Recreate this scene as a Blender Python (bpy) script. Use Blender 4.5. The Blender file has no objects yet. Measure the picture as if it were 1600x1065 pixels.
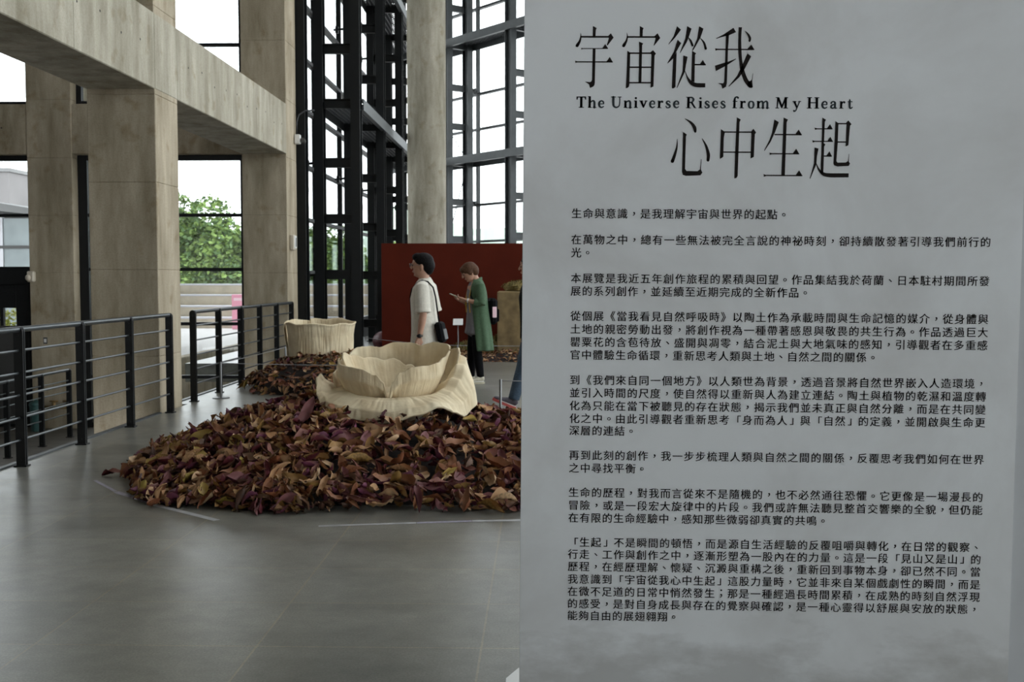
import bpy, bmesh, math, random
import numpy as np
from mathutils import Vector, Matrix, geometry, noise as mnoise

SC = bpy.context.scene
COL = SC.collection
random.seed(7)
RNG = np.random.default_rng(7)
PI = math.pi
rad = math.radians

# ------------------------------------------------------------------ camera, sky, exposure
cam_data = bpy.data.cameras.new('camera')
cam_data.sensor_width = 36.0
cam_data.sensor_fit = 'HORIZONTAL'
cam_data.lens = 1735 * 36 / 1600
cam_data.clip_end = 2000
cam = bpy.data.objects.new('camera', cam_data)
COL.objects.link(cam)
cam.location = (0, 0, 1.465)
cam.rotation_euler = (rad(90 - 3.18), 0, rad(1.49))
cam_data.dof.use_dof = True
cam_data.dof.focus_distance = 4.3
cam_data.dof.aperture_fstop = 9.0
SC.camera = cam

world = bpy.data.worlds.new('overcast_sky')
SC.world = world
world.use_nodes = True
wn = world.node_tree
wn.nodes.clear()
w_out = wn.nodes.new('ShaderNodeOutputWorld')
w_bg = wn.nodes.new('ShaderNodeBackground')
w_bg.inputs['Color'].default_value = (0.94, 0.975, 1.0, 1)
w_bg.inputs['Strength'].default_value = 3.7
wn.links.new(w_bg.outputs[0], w_out.inputs[0])

SC.view_settings.view_transform = 'Standard'
SC.view_settings.look = 'None'
SC.view_settings.gamma = 1
SC.view_settings.use_curve_mapping = False
SC.view_settings.exposure = 0.04
SC.cycles.use_denoising = True
SC.cycles.max_bounces = 10
SC.cycles.diffuse_bounces = 6
SC.cycles.glossy_bounces = 4
SC.cycles.transparent_max_bounces = 24

# ------------------------------------------------------------------ materials
def new_mat(name):
    m = bpy.data.materials.new(name)
    m.use_nodes = True
    nt = m.node_tree
    return m, nt, nt.nodes['Principled BSDF']

def simple(name, col, rough=0.6, metal=0.0, spec=0.5, noise=0.0, scale=30.0, bump=0.0, sheen=0.0):
    m, nt, b = new_mat(name)
    b.inputs['Roughness'].default_value = rough
    b.inputs['Metallic'].default_value = metal
    b.inputs['Specular IOR Level'].default_value = spec
    if sheen: b.inputs['Sheen Weight'].default_value = sheen
    tc = nt.nodes.new('ShaderNodeTexCoord')
    nz = nt.nodes.new('ShaderNodeTexNoise')
    nz.inputs['Scale'].default_value = scale
    nz.inputs['Detail'].default_value = 5
    nt.links.new(tc.outputs['Object'], nz.inputs['Vector'])
    rp = nt.nodes.new('ShaderNodeValToRGB')
    k0, k1 = 1 - noise, 1 + noise
    rp.color_ramp.elements[0].position = 0.3
    rp.color_ramp.elements[1].position = 0.7
    rp.color_ramp.elements[0].color = (col[0]*k0, col[1]*k0, col[2]*k0, 1)
    rp.color_ramp.elements[1].color = (min(1, col[0]*k1), min(1, col[1]*k1), min(1, col[2]*k1), 1)
    nt.links.new(nz.outputs['Fac'], rp.inputs['Fac'])
    nt.links.new(rp.outputs['Color'], b.inputs['Base Color'])
    if bump:
        bp = nt.nodes.new('ShaderNodeBump')
        bp.inputs['Strength'].default_value = bump
        bp.inputs['Distance'].default_value = 0.01
        nt.links.new(nz.outputs['Fac'], bp.inputs['Height'])
        nt.links.new(bp.outputs['Normal'], b.inputs['Normal'])
    return m

def concrete(name, col, streak=True):
    m, nt, b = new_mat(name)
    b.inputs['Roughness'].default_value = 0.78
    b.inputs['Specular IOR Level'].default_value = 0.25
    N, L = nt.nodes, nt.links
    geo = N.new('ShaderNodeNewGeometry')
    mp = N.new('ShaderNodeMapping'); mp.inputs['Scale'].default_value = (1.7, 1.7, 0.35)
    n1 = N.new('ShaderNodeTexNoise'); n1.inputs['Scale'].default_value = 2.2; n1.inputs['Detail'].default_value = 7; n1.inputs['Roughness'].default_value = 0.65
    n2 = N.new('ShaderNodeTexNoise'); n2.inputs['Scale'].default_value = 60; n2.inputs['Detail'].default_value = 4
    n3 = N.new('ShaderNodeTexNoise'); n3.inputs['Scale'].default_value = 4.5; n3.inputs['Detail'].default_value = 6
    L.new(geo.outputs['Position'], mp.inputs['Vector'])
    L.new(mp.outputs['Vector'], n1.inputs['Vector'])
    L.new(geo.outputs['Position'], n2.inputs['Vector'])
    L.new(geo.outputs['Position'], n3.inputs['Vector'])
    r1 = N.new('ShaderNodeValToRGB')
    e = r1.color_ramp.elements
    e[0].position, e[1].position = 0.30, 0.72
    e[0].color = (col[0]*0.58, col[1]*0.56, col[2]*0.50, 1)
    e[1].color = (col[0]*1.25, col[1]*1.25, col[2]*1.27, 1)
    L.new(n1.outputs['Fac'], r1.inputs['Fac'])
    r2 = N.new('ShaderNodeValToRGB')
    r2.color_ramp.elements[0].position = 0.25; r2.color_ramp.elements[1].position = 0.6
    r2.color_ramp.elements[0].color = (0.80, 0.78, 0.74, 1); r2.color_ramp.elements[1].color = (1, 1, 1, 1)
    L.new(n2.outputs['Fac'], r2.inputs['Fac'])
    r3 = N.new('ShaderNodeValToRGB')
    r3.color_ramp.elements[0].position = 0.30; r3.color_ramp.elements[1].position = 0.42
    r3.color_ramp.elements[0].color = (0.72, 0.66, 0.55, 1); r3.color_ramp.elements[1].color = (1, 1, 1, 1)
    L.new(n3.outputs['Fac'], r3.inputs['Fac'])
    m1 = N.new('ShaderNodeMixRGB'); m1.blend_type = 'MULTIPLY'; m1.inputs[0].default_value = 0.8
    L.new(r1.outputs[0], m1.inputs[1]); L.new(r2.outputs[0], m1.inputs[2])
    m2 = N.new('ShaderNodeMixRGB'); m2.blend_type = 'MULTIPLY'; m2.inputs[0].default_value = 0.7
    L.new(m1.outputs[0], m2.inputs[1]); L.new(r3.outputs[0], m2.inputs[2])
    L.new(m2.outputs[0], b.inputs['Base Color'])
    bp = N.new('ShaderNodeBump'); bp.inputs['Strength'].default_value = 0.25; bp.inputs['Distance'].default_value = 0.004
    L.new(n2.outputs['Fac'], bp.inputs['Height']); L.new(bp.outputs[0], b.inputs['Normal'])
    return m

def floor_tiles():
    m, nt, b = new_mat('stone_tiles')
    N, L = nt.nodes, nt.links
    geo = N.new('ShaderNodeNewGeometry')
    mp = N.new('ShaderNodeMapping')
    mp.inputs['Location'].default_value = (0.235, 0.46, 0)
    L.new(geo.outputs['Position'], mp.inputs['Vector'])
    br = N.new('ShaderNodeTexBrick')
    br.offset = 0.0
    br.inputs['Scale'].default_value = 1.0
    br.inputs['Brick Width'].default_value = 0.90
    br.inputs['Row Height'].default_value = 0.60
    br.inputs['Mortar Size'].default_value = 0.005
    br.inputs['Mortar Smooth'].default_value = 0.2
    br.inputs['Bias'].default_value = 0.0
    br.inputs['Color1'].default_value = (0.150, 0.146, 0.128, 1)
    br.inputs['Color2'].default_value = (0.195, 0.190, 0.168, 1)
    br.inputs['Mortar'].default_value = (0.24, 0.205, 0.15, 1)
    L.new(mp.outputs[0], br.inputs['Vector'])
    n1 = N.new('ShaderNodeTexNoise'); n1.inputs['Scale'].default_value = 1.3; n1.inputs['Detail'].default_value = 3; n1.inputs['Roughness'].default_value = 0.5
    n2 = N.new('ShaderNodeTexNoise'); n2.inputs['Scale'].default_value = 110; n2.inputs['Detail'].default_value = 3
    mp2 = N.new('ShaderNodeMapping'); mp2.inputs['Scale'].default_value = (0.8, 2.2, 1)
    L.new(geo.outputs['Position'], mp2.inputs['Vector'])
    L.new(mp2.outputs[0], n1.inputs['Vector']); L.new(geo.outputs['Position'], n2.inputs['Vector'])
    r1 = N.new('ShaderNodeValToRGB')
    r1.color_ramp.elements[0].position = 0.3; r1.color_ramp.elements[1].position = 0.7
    r1.color_ramp.elements[0].color = (0.78, 0.78, 0.77, 1); r1.color_ramp.elements[1].color = (1.16, 1.16, 1.14, 1)  # uneven tone, range widened to suggest reflections in the colour
    L.new(n1.outputs['Fac'], r1.inputs['Fac'])
    r2 = N.new('ShaderNodeValToRGB')
    r2.color_ramp.elements[0].position = 0.3; r2.color_ramp.elements[1].position = 0.7
    r2.color_ramp.elements[0].color = (0.74, 0.74, 0.74, 1); r2.color_ramp.elements[1].color = (1.2, 1.2, 1.2, 1)
    L.new(n2.outputs['Fac'], r2.inputs['Fac'])
    n5 = N.new('ShaderNodeTexNoise'); n5.inputs['Scale'].default_value = 6.5; n5.inputs['Detail'].default_value = 7; n5.inputs['Roughness'].default_value = 0.7
    L.new(geo.outputs['Position'], n5.inputs['Vector'])
    r5 = N.new('ShaderNodeValToRGB')
    r5.color_ramp.elements[0].position = 0.3; r5.color_ramp.elements[1].position = 0.7
    r5.color_ramp.elements[0].color = (0.74, 0.74, 0.73, 1); r5.color_ramp.elements[1].color = (1.2, 1.2, 1.18, 1)  # dirty blotches, contrast raised to stand in for floor reflections too
    L.new(n5.outputs['Fac'], r5.inputs['Fac'])
    a = N.new('ShaderNodeMixRGB'); a.blend_type = 'MULTIPLY'; a.inputs[0].default_value = 1
    a0 = N.new('ShaderNodeMixRGB'); a0.blend_type = 'MULTIPLY'; a0.inputs[0].default_value = 1
    L.new(br.outputs['Color'], a0.inputs[1]); L.new(r5.outputs[0], a0.inputs[2])
    L.new(a0.outputs[0], a.inputs[1]); L.new(r1.outputs[0], a.inputs[2])
    c = N.new('ShaderNodeMixRGB'); c.blend_type = 'MULTIPLY'; c.inputs[0].default_value = 1
    L.new(a.outputs[0], c.inputs[1]); L.new(r2.outputs[0], c.inputs[2])
    # pale scuffs
    n4 = N.new('ShaderNodeTexNoise'); n4.inputs['Scale'].default_value = 4.3; n4.inputs['Detail'].default_value = 4; n4.inputs['Roughness'].default_value = 0.6
    mp4 = N.new('ShaderNodeMapping'); mp4.inputs['Scale'].default_value = (1.0, 2.6, 1); mp4.inputs['Location'].default_value = (3, 9, 0)
    L.new(geo.outputs['Position'], mp4.inputs['Vector']); L.new(mp4.outputs[0], n4.inputs['Vector'])
    r4 = N.new('ShaderNodeValToRGB')
    r4.color_ramp.elements[0].position = 0.68; r4.color_ramp.elements[1].position = 0.80
    r4.color_ramp.elements[0].color = (0, 0, 0, 1); r4.color_ramp.elements[1].color = (0.0, 0.0, 0.0, 1)
    L.new(n4.outputs['Fac'], r4.inputs['Fac'])
    d = N.new('ShaderNodeMixRGB'); d.blend_type = 'MIX'
    L.new(r4.outputs[0], d.inputs[0]); L.new(c.outputs[0], d.inputs[1]); d.inputs[2].default_value = (0.4, 0.39, 0.36, 1)
    L.new(d.outputs[0], b.inputs['Base Color'])
    rr = N.new('ShaderNodeMapRange')
    rr.inputs['From Min'].default_value = 0.3; rr.inputs['From Max'].default_value = 0.7
    rr.inputs['To Min'].default_value = 0.295; rr.inputs['To Max'].default_value = 0.35
    L.new(n1.outputs['Fac'], rr.inputs['Value']); L.new(rr.outputs[0], b.inputs['Roughness'])
    b.inputs['Specular IOR Level'].default_value = 0.55
    bp = N.new('ShaderNodeBump'); bp.inputs['Strength'].default_value = 0.12; bp.inputs['Distance'].default_value = 0.002
    iv = N.new('ShaderNodeMath'); iv.operation = 'SUBTRACT'; iv.inputs[0].default_value = 1.0
    L.new(br.outputs['Fac'], iv.inputs[1]); L.new(iv.outputs[0], bp.inputs['Height'])
    L.new(bp.outputs[0], b.inputs['Normal'])
    return m

def glass_mat(name='window_glass', tint=(0.96, 0.98, 0.98), refl=0.07):
    m = bpy.data.materials.new(name); m.use_nodes = True
    nt = m.node_tree; nt.nodes.clear()
    o = nt.nodes.new('ShaderNodeOutputMaterial')
    t = nt.nodes.new('ShaderNodeBsdfTransparent'); t.inputs[0].default_value = (*tint, 1)
    g = nt.nodes.new('ShaderNodeBsdfGlossy'); g.inputs['Roughness'].default_value = 0.02
    lw = nt.nodes.new('ShaderNodeLayerWeight'); lw.inputs['Blend'].default_value = 0.12
    mr = nt.nodes.new('ShaderNodeMapRange'); mr.inputs['To Min'].default_value = refl*0.6; mr.inputs['To Max'].default_value = 0.5
    nt.links.new(lw.outputs['Fresnel'], mr.inputs['Value'])
    mx = nt.nodes.new('ShaderNodeMixShader')
    nt.links.new(mr.outputs[0], mx.inputs[0]); nt.links.new(t.outputs[0], mx.inputs[1]); nt.links.new(g.outputs[0], mx.inputs[2])
    nt.links.new(mx.outputs[0], o.inputs[0])
    return m

def clay_mat():
    m, nt, b = new_mat('cream_clay')
    N, L = nt.nodes, nt.links
    b.inputs['Roughness'].default_value = 0.72
    b.inputs['Specular IOR Level'].default_value = 0.25
    uv = N.new('ShaderNodeUVMap')
    mp = N.new('ShaderNodeMapping'); mp.inputs['Scale'].default_value = (13, 2.4, 1)
    L.new(uv.outputs[0], mp.inputs[0])
    n = N.new('ShaderNodeTexNoise'); n.inputs['Scale'].default_value = 3.5; n.inputs['Detail'].default_value = 5; n.inputs['Roughness'].default_value = 0.6
    L.new(mp.outputs[0], n.inputs['Vector'])
    n2 = N.new('ShaderNodeTexNoise'); n2.inputs['Scale'].default_value = 5; n2.inputs['Detail'].default_value = 5
    tc = N.new('ShaderNodeTexCoord'); L.new(tc.outputs['Object'], n2.inputs['Vector'])
    r = N.new('ShaderNodeValToRGB')
    r.color_ramp.elements[0].position = 0.3; r.color_ramp.elements[1].position = 0.68
    r.color_ramp.elements[0].color = (0.60, 0.475, 0.30, 1); r.color_ramp.elements[1].color = (0.79, 0.685, 0.485, 1)
    L.new(n2.outputs['Fac'], r.inputs['Fac'])
    L.new(r.outputs[0], b.inputs['Base Color'])
    bp = N.new('ShaderNodeBump'); bp.inputs['Strength'].default_value = 0.35; bp.inputs['Distance'].default_value = 0.010
    L.new(n.outputs['Fac'], bp.inputs['Height']); L.new(bp.outputs[0], b.inputs['Normal'])
    return m

def print_mat():
    """matt grey printed sheet with faint ink-wash blotches"""
    m, nt, b = new_mat('printed_sheet')
    N, L = nt.nodes, nt.links
    b.inputs['Roughness'].default_value = 0.85; b.inputs['Specular IOR Level'].default_value = 0.15
    tc = N.new('ShaderNodeTexCoord')
    n1 = N.new('ShaderNodeTexNoise'); n1.inputs['Scale'].default_value = 1.5; n1.inputs['Detail'].default_value = 6; n1.inputs['Roughness'].default_value = 0.6
    n1.inputs['Distortion'].default_value = 0.4
    L.new(tc.outputs['Object'], n1.inputs['Vector'])
    r = N.new('ShaderNodeValToRGB')
    r.color_ramp.elements[0].position = 0.34; r.color_ramp.elements[1].position = 0.58
    r.color_ramp.elements[0].color = (0.74, 0.74, 0.745, 1); r.color_ramp.elements[1].color = (0.86, 0.875, 0.895, 1)
    L.new(n1.outputs['Fac'], r.inputs['Fac'])
    # the ink-wash landscape printed along the sheet's foot
    sx = N.new('ShaderNodeSeparateXYZ'); L.new(tc.outputs['Object'], sx.inputs[0])
    n2 = N.new('ShaderNodeTexNoise'); n2.inputs['Scale'].default_value = 2.3; n2.inputs['Detail'].default_value = 8; n2.inputs['Roughness'].default_value = 0.62
    mp = N.new('ShaderNodeMapping'); mp.inputs['Scale'].default_value = (1, 1, 2.2); mp.inputs['Location'].default_value = (5.2, 0, 1.1)
    L.new(tc.outputs['Object'], mp.inputs[0]); L.new(mp.outputs[0], n2.inputs['Vector'])
    hz = N.new('ShaderNodeMapRange'); hz.inputs['From Min'].default_value = -0.50; hz.inputs['From Max'].default_value = -1.02
    hz.inputs['To Min'].default_value = -0.35; hz.inputs['To Max'].default_value = 0.18
    L.new(sx.outputs['Z'], hz.inputs['Value'])
    ad = N.new('ShaderNodeMath'); ad.operation = 'ADD'; L.new(n2.outputs['Fac'], ad.inputs[0]); L.new(hz.outputs[0], ad.inputs[1])
    r2 = N.new('ShaderNodeValToRGB')
    r2.color_ramp.elements[0].position = 0.50; r2.color_ramp.elements[1].position = 0.66
    r2.color_ramp.elements[0].color = (0, 0, 0, 1); r2.color_ramp.elements[1].color = (0.5, 0.5, 0.5, 1)
    L.new(ad.outputs[0], r2.inputs['Fac'])
    mx = N.new('ShaderNodeMixRGB'); L.new(r2.outputs[0], mx.inputs[0]); L.new(r.outputs[0], mx.inputs[1]); mx.inputs[2].default_value = (0.40, 0.385, 0.365, 1)
    L.new(mx.outputs[0], b.inputs['Base Color'])
    return m

M = {}
M['concrete'] = concrete('cast_concrete', (0.425, 0.365, 0.272))
M['concrete_pale'] = concrete('pale_concrete', (0.43, 0.40, 0.325))
M['hole'] = simple('tie_hole_dark', (0.02, 0.018, 0.015), 0.9)
M['floor'] = floor_tiles()
M['lower'] = simple('lower_paving', (0.10, 0.09, 0.075), 0.6, noise=0.25, scale=4)
M['glass'] = glass_mat()
M['black_backlit_steel'] = simple('black_paint_backlit_steel', (0.006, 0.007, 0.0075), 0.45, spec=0.3, noise=0.15, scale=8)  # black paint; on the side frames it carries their backlit shade
M['grey_flare_steel'] = simple('grey_flare_lit_steel', (0.055, 0.062, 0.066), 0.45, spec=0.5, noise=0.12, scale=6)  # frame paint lightened to carry the side light and flare
M['rail'] = simple('dark_rail_steel', (0.10, 0.11, 0.115), 0.32, metal=0.75, noise=0.1, scale=10)
M['grating'] = simple('grey_grating', (0.06, 0.065, 0.07), 0.5, noise=0.2, scale=60)
M['white_paint'] = simple('white_paint', (0.72, 0.72, 0.70), 0.5, noise=0.04, scale=6)
M['light_block_wall'] = simple('dark_light_block', (0.07, 0.068, 0.064), 0.9, noise=0.1, scale=3)
M['rear'] = simple('pale_bounce_wall', (0.58, 0.575, 0.565), 0.9, noise=0.06, scale=3)
M['ceiling'] = simple('grey_ceiling', (0.16, 0.16, 0.155), 0.9, noise=0.1, scale=3)
M['red_wall'] = simple('brick_red_paint', (0.085, 0.012, 0.005), 0.8, spec=0.12, noise=0.10, scale=2.5)
M['clay'] = clay_mat()
M['print'] = print_mat()
M['board'] = simple('grey_board', (0.60, 0.61, 0.63), 0.8, noise=0.03, scale=5)
M['ink'] = simple('black_ink', (0.008, 0.007, 0.007), 0.7, spec=0.2, noise=0.05)
M['ink_title'] = simple('brown_black_ink', (0.012, 0.008, 0.007), 0.7, spec=0.2, noise=0.05)
M['ink_grey'] = simple('slate_ink', (0.040, 0.050, 0.058), 0.7, spec=0.2, noise=0.05)
M['tape'] = simple('pale_tape', (0.42, 0.42, 0.43), 0.35, noise=0.25, scale=9)
M['tape_lilac'] = simple('lilac_tape', (0.34, 0.32, 0.40), 0.35, noise=0.25, scale=40)
M['chrome'] = simple('brushed_steel', (0.20, 0.20, 0.20), 0.4, metal=0.9, noise=0.05)
M['cord'] = simple('grey_cord', (0.30, 0.30, 0.31), 0.7, noise=0.05)
M['stone'] = simple('ochre_stone', (0.20, 0.14, 0.065), 0.9, noise=0.35, scale=6, bump=0.4)
M['moss'] = simple('dry_moss', (0.16, 0.115, 0.035), 0.95, noise=0.45, scale=25)
M['moss_green'] = simple('green_moss', (0.085, 0.10, 0.022), 0.95, noise=0.4, scale=25)
M['leaf_gap_shade'] = simple('shade_dark_mound_core', (0.012, 0.006, 0.005), 0.95, noise=0.5, scale=18, bump=0.5)  # near-black core painted as the shade in gaps between leaves
M['maroon'] = simple('maroon_glaze', (0.10, 0.022, 0.026), 0.5, noise=0.2, scale=10)
M['skin'] = simple('skin', (0.50, 0.28, 0.19), 0.55, noise=0.06, scale=20)
M['hair_black'] = simple('black_hair', (0.007, 0.006, 0.006), 0.6, spec=0.12, noise=0.4, scale=70, bump=0.6)
M['hair_brown'] = simple('brown_hair', (0.075, 0.034, 0.017), 0.6, spec=0.2, noise=0.4, scale=70, bump=0.6)
M['linen'] = simple('cream_linen', (0.70, 0.66, 0.57), 0.85, noise=0.08, scale=40, bump=0.3, sheen=0.2)
M['denim'] = simple('blue_denim', (0.055, 0.085, 0.125), 0.85, noise=0.2, scale=60, bump=0.2)
M['denim_pale'] = simple('pale_denim', (0.16, 0.20, 0.25), 0.85, noise=0.2, scale=60, bump=0.2)
M['black_cloth'] = simple('black_cloth', (0.006, 0.006, 0.007), 0.9, spec=0.1, noise=0.2, scale=40, bump=0.2)
M['green_cloth'] = simple('sage_green_cloth', (0.062, 0.115, 0.060), 0.85, noise=0.15, scale=45, bump=0.3)
M['grey_cloth'] = simple('grey_ribbed_cloth', (0.20, 0.195, 0.215), 0.9, noise=0.2, scale=120, bump=0.4)
M['yellow'] = simple('yellow_ribbon', (0.62, 0.36, 0.03), 0.7, noise=0.05)
M['shoe'] = simple('cream_shoe', (0.55, 0.51, 0.40), 0.6, noise=0.1, scale=20)
M['shoe_sole'] = simple('beige_sole', (0.42, 0.38, 0.28), 0.7, noise=0.1, scale=20)
M['shoe_grey'] = simple('grey_mesh_shoe', (0.10, 0.085, 0.105), 0.7, noise=0.2, scale=60)
M['sole_red'] = simple('red_sole', (0.55, 0.10, 0.09), 0.6, noise=0.05)
M['sole_white'] = simple('white_sole', (0.65, 0.63, 0.60), 0.6, noise=0.05)
M['black_plastic'] = simple('black_plastic', (0.012, 0.012, 0.014), 0.4, noise=0.05)
M['phone'] = simple('pale_phone_case', (0.55, 0.56, 0.42), 0.4, noise=0.03)
M['pink'] = simple('pink_board', (0.85, 0.33, 0.45), 0.6, noise=0.04)
M['pale_pink'] = simple('pale_pink_print', (0.90, 0.62, 0.68), 0.6, noise=0.04)
M['beige'] = simple('beige_plastic', (0.52, 0.46, 0.37), 0.5, noise=0.05)
M['teal'] = simple('teal_plastic', (0.03, 0.09, 0.085), 0.5, noise=0.1)
M['brass'] = simple('aged_brass', (0.30, 0.20, 0.09), 0.45, metal=0.7, noise=0.2)
M['plaza'] = simple('pale_paving', (0.62, 0.60, 0.59), 0.85, noise=0.06, scale=3)
M['terrace'] = simple('terrace_stone', (0.56, 0.49, 0.37), 0.9, noise=0.12, scale=4)
M['nosing'] = simple('pale_nosing', (0.64, 0.64, 0.68), 0.8, noise=0.05)
M['leaf_tree'] = simple('tree_leaf', (0.135, 0.21, 0.045), 0.7, noise=0.45, scale=0.9)
M['leaf_tree_dark'] = simple('tree_leaf_dark', (0.085, 0.155, 0.05), 0.7, noise=0.35, scale=0.9)
M['leaf_shrub'] = simple('shrub_leaf', (0.34, 0.36, 0.07), 0.7, noise=0.35, scale=3)
M['bark'] = simple('bark', (0.10, 0.07, 0.05), 0.95, noise=0.3, scale=10)
M['hill'] = simple('hazy_hill', (0.42, 0.50, 0.43), 1.0, spec=0, noise=0.10, scale=0.05)  # aerial haze is mixed into this pale green
M['far_wall'] = simple('grey_render', (0.21, 0.20, 0.20), 0.9, noise=0.08, scale=0.6)
M['far_roof'] = simple('grey_metal_roof', (0.20, 0.20, 0.20), 0.7, noise=0.1, scale=0.8)
M['far_glass'] = simple('frosted_far_glass', (0.26, 0.30, 0.31), 0.3, noise=0.22, scale=1.2)
M['dark_grey_panel'] = simple('dark_grey_panel', (0.055, 0.054, 0.052), 0.5, noise=0.08)
LEAF_COLS = [('wine-red', (0.105, 0.020, 0.026)), ('plum-purple', (0.125, 0.032, 0.060)), ('dark brown', (0.055, 0.024, 0.014)),
             ('russet', (0.180, 0.062, 0.026)), ('tan', (0.36, 0.20, 0.095)), ('ochre', (0.235, 0.130, 0.036)),
             ('pale buff', (0.47, 0.31, 0.175)), ('olive yellow', (0.33, 0.24, 0.055))]
def leaf_mat(name, c):
    m = simple(name, c, 0.55, spec=0.3, noise=0.45, scale=14)
    nt = m.node_tree; b = nt.nodes['Principled BSDF']
    src = b.inputs['Base Color'].links[0].from_socket
    geo = nt.nodes.new('ShaderNodeNewGeometry'); mx = nt.nodes.new('ShaderNodeMixRGB')
    nt.links.new(geo.outputs['Backfacing'], mx.inputs[0]); nt.links.new(src, mx.inputs[1])
    mx.inputs[2].default_value = (c[0]*0.9+0.10, c[1]*0.9+0.055, c[2]*0.9+0.030, 1)
    nt.links.new(mx.outputs[0], b.inputs['Base Color'])
    return m
LEAF_MATS = [leaf_mat('dry_leaf_' + n.replace('-', '_').replace(' ', '_'), c) for n, c in LEAF_COLS]

# ------------------------------------------------------------------ mesh helpers
class MB:
    def __init__(self):
        self.v = []; self.f = []; self.m = []; self.uv = None
    def add(self, vs, fs, mi=0):
        o = len(self.v)
        self.v.extend([tuple(p) for p in vs])
        for f in fs:
            self.f.append(tuple(i + o for i in f)); self.m.append(mi)
    def box(self, x0, x1, y0, y1, z0, z1, c=0.0, mi=0, T=None):
        if c <= 0:
            vs = [(x, y, z) for x in (x0, x1) for y in (y0, y1) for z in (z0, z1)]
            fs = [(0, 1, 3, 2), (4, 6, 7, 5), (0, 4, 5, 1), (2, 3, 7, 6), (0, 2, 6, 4), (1, 5, 7, 3)]
        else:
            c = min(c, (x1-x0)/2.01, (y1-y0)/2.01, (z1-z0)/2.01)
            bm = bmesh.new()
            for x, sx in ((x0, 1), (x1, -1)):
                for y, sy in ((y0, 1), (y1, -1)):
                    for z, sz in ((z0, 1), (z1, -1)):
                        bm.verts.new((x, y+sy*c, z+sz*c)); bm.verts.new((x+sx*c, y, z+sz*c)); bm.verts.new((x+sx*c, y+sy*c, z))
            bmesh.ops.convex_hull(bm, input=bm.verts)
            bmesh.ops.dissolve_limit(bm, angle_limit=0.01, verts=bm.verts, edges=bm.edges)
            bm.verts.index_update()
            vs = [tuple(v.co) for v in bm.verts]; fs = [tuple(v.index for v in f.verts) for f in bm.faces]
            bm.free()
        if T is not None: vs = [tuple(T @ Vector(p)) for p in vs]
        self.add(vs, fs, mi)
        return self
    def tube(self, pts, r, n=8, mi=0, cap=True):
        """round bar along pts; r a number or a list"""
        pts = [Vector(p) for p in pts]
        rs = r if isinstance(r, (list, tuple)) else [r]*len(pts)
        rings = []; ref = None
        for i, p in enumerate(pts):
            t = (pts[min(i+1, len(pts)-1)] - pts[max(i-1, 0)]).normalized()
            if ref is None:
                ref = Vector((0, 0, 1)) if abs(t.z) < 0.9 else Vector((1, 0, 0))
            a = (ref - t*ref.dot(t)).normalized(); b = t.cross(a); ref = a
            rings.append([p + a*math.cos(2*PI*k/n)*rs[i] + b*math.sin(2*PI*k/n)*rs[i] for k in range(n)])
        vs = [q for rg in rings for q in rg]
        fs = []
        for i in range(len(rings)-1):
            for k in range(n):
                k2 = (k+1) % n
                fs.append((i*n+k, i*n+k2, (i+1)*n+k2, (i+1)*n+k))
        if cap:
            fs.append(tuple(reversed(range(n)))); fs.append(tuple((len(rings)-1)*n+k for k in range(n)))
        self.add(vs, fs, mi)
        return self
    def loft(self, rows, n=16, mi=0):
        """rows of (x, y, z, rdepth, rlateral): closed body with elliptic sections; lateral axis is y"""
        P = [Vector(r[:3]) for r in rows]
        rings = []
        for i, r in enumerate(rows):
            t = (P[min(i+1, len(P)-1)] - P[max(i-1, 0)]).normalized()
            ref = Vector((0, 1, 0)) if abs(t.y) < 0.8 else Vector((1, 0, 0))
            a = (ref - t*ref.dot(t)).normalized(); b = a.cross(t)
            rings.append([P[i] + b*math.cos(2*PI*k/n)*r[3] + a*math.sin(2*PI*k/n)*r[4] for k in range(n)])
        # rounded ends
        vs = [q for rg in rings for q in rg]
        fs = []
        for i in range(len(rings)-1):
            for k in range(n):
                k2 = (k+1) % n
                fs.append((i*n+k, i*n+k2, (i+1)*n+k2, (i+1)*n+k))
        t0 = (P[0]-P[1]).normalized(); t1 = (P[-1]-P[-2]).normalized()
        c0 = len(vs); vs.append(P[0] + t0*min(rows[0][3], rows[0][4])*0.5)
        c1 = len(vs); vs.append(P[-1] + t1*min(rows[-1][3], rows[-1][4])*0.5)
        L = (len(rings)-1)*n
        for k in range(n):
            k2 = (k+1) % n
            fs.append((c0, k2, k)); fs.append((c1, L+k, L+k2))
        self.add(vs, fs, mi)
        return self
    def ball(self, c, r, n=14, m=9, mi=0, T=None):
        r = r if isinstance(r, (list, tuple)) else (r, r, r)
        vs = [(0, 0, -1)]; fs = []
        for i in range(1, m):
            ph = PI*i/m - PI/2
            for k in range(n):
                a = 2*PI*k/n
                vs.append((math.cos(ph)*math.cos(a), math.cos(ph)*math.sin(a), math.sin(ph)))
        vs.append((0, 0, 1))
        for k in range(n):
            k2 = (k+1) % n
            fs.append((0, 1+k2, 1+k)); top = 1+(m-2)*n
            fs.append((len(vs)-1, top+k, top+k2))
            for i in range(m-2):
                fs.append((1+i*n+k, 1+i*n+k2, 1+(i+1)*n+k2, 1+(i+1)*n+k))
        out = []
        for p in vs:
            q = Vector((p[0]*r[0], p[1]*r[1], p[2]*r[2]))
            if T is not None: q = T @ q
            out.append(q + Vector(c))
        self.add(out, fs, mi)
        return self
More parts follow.
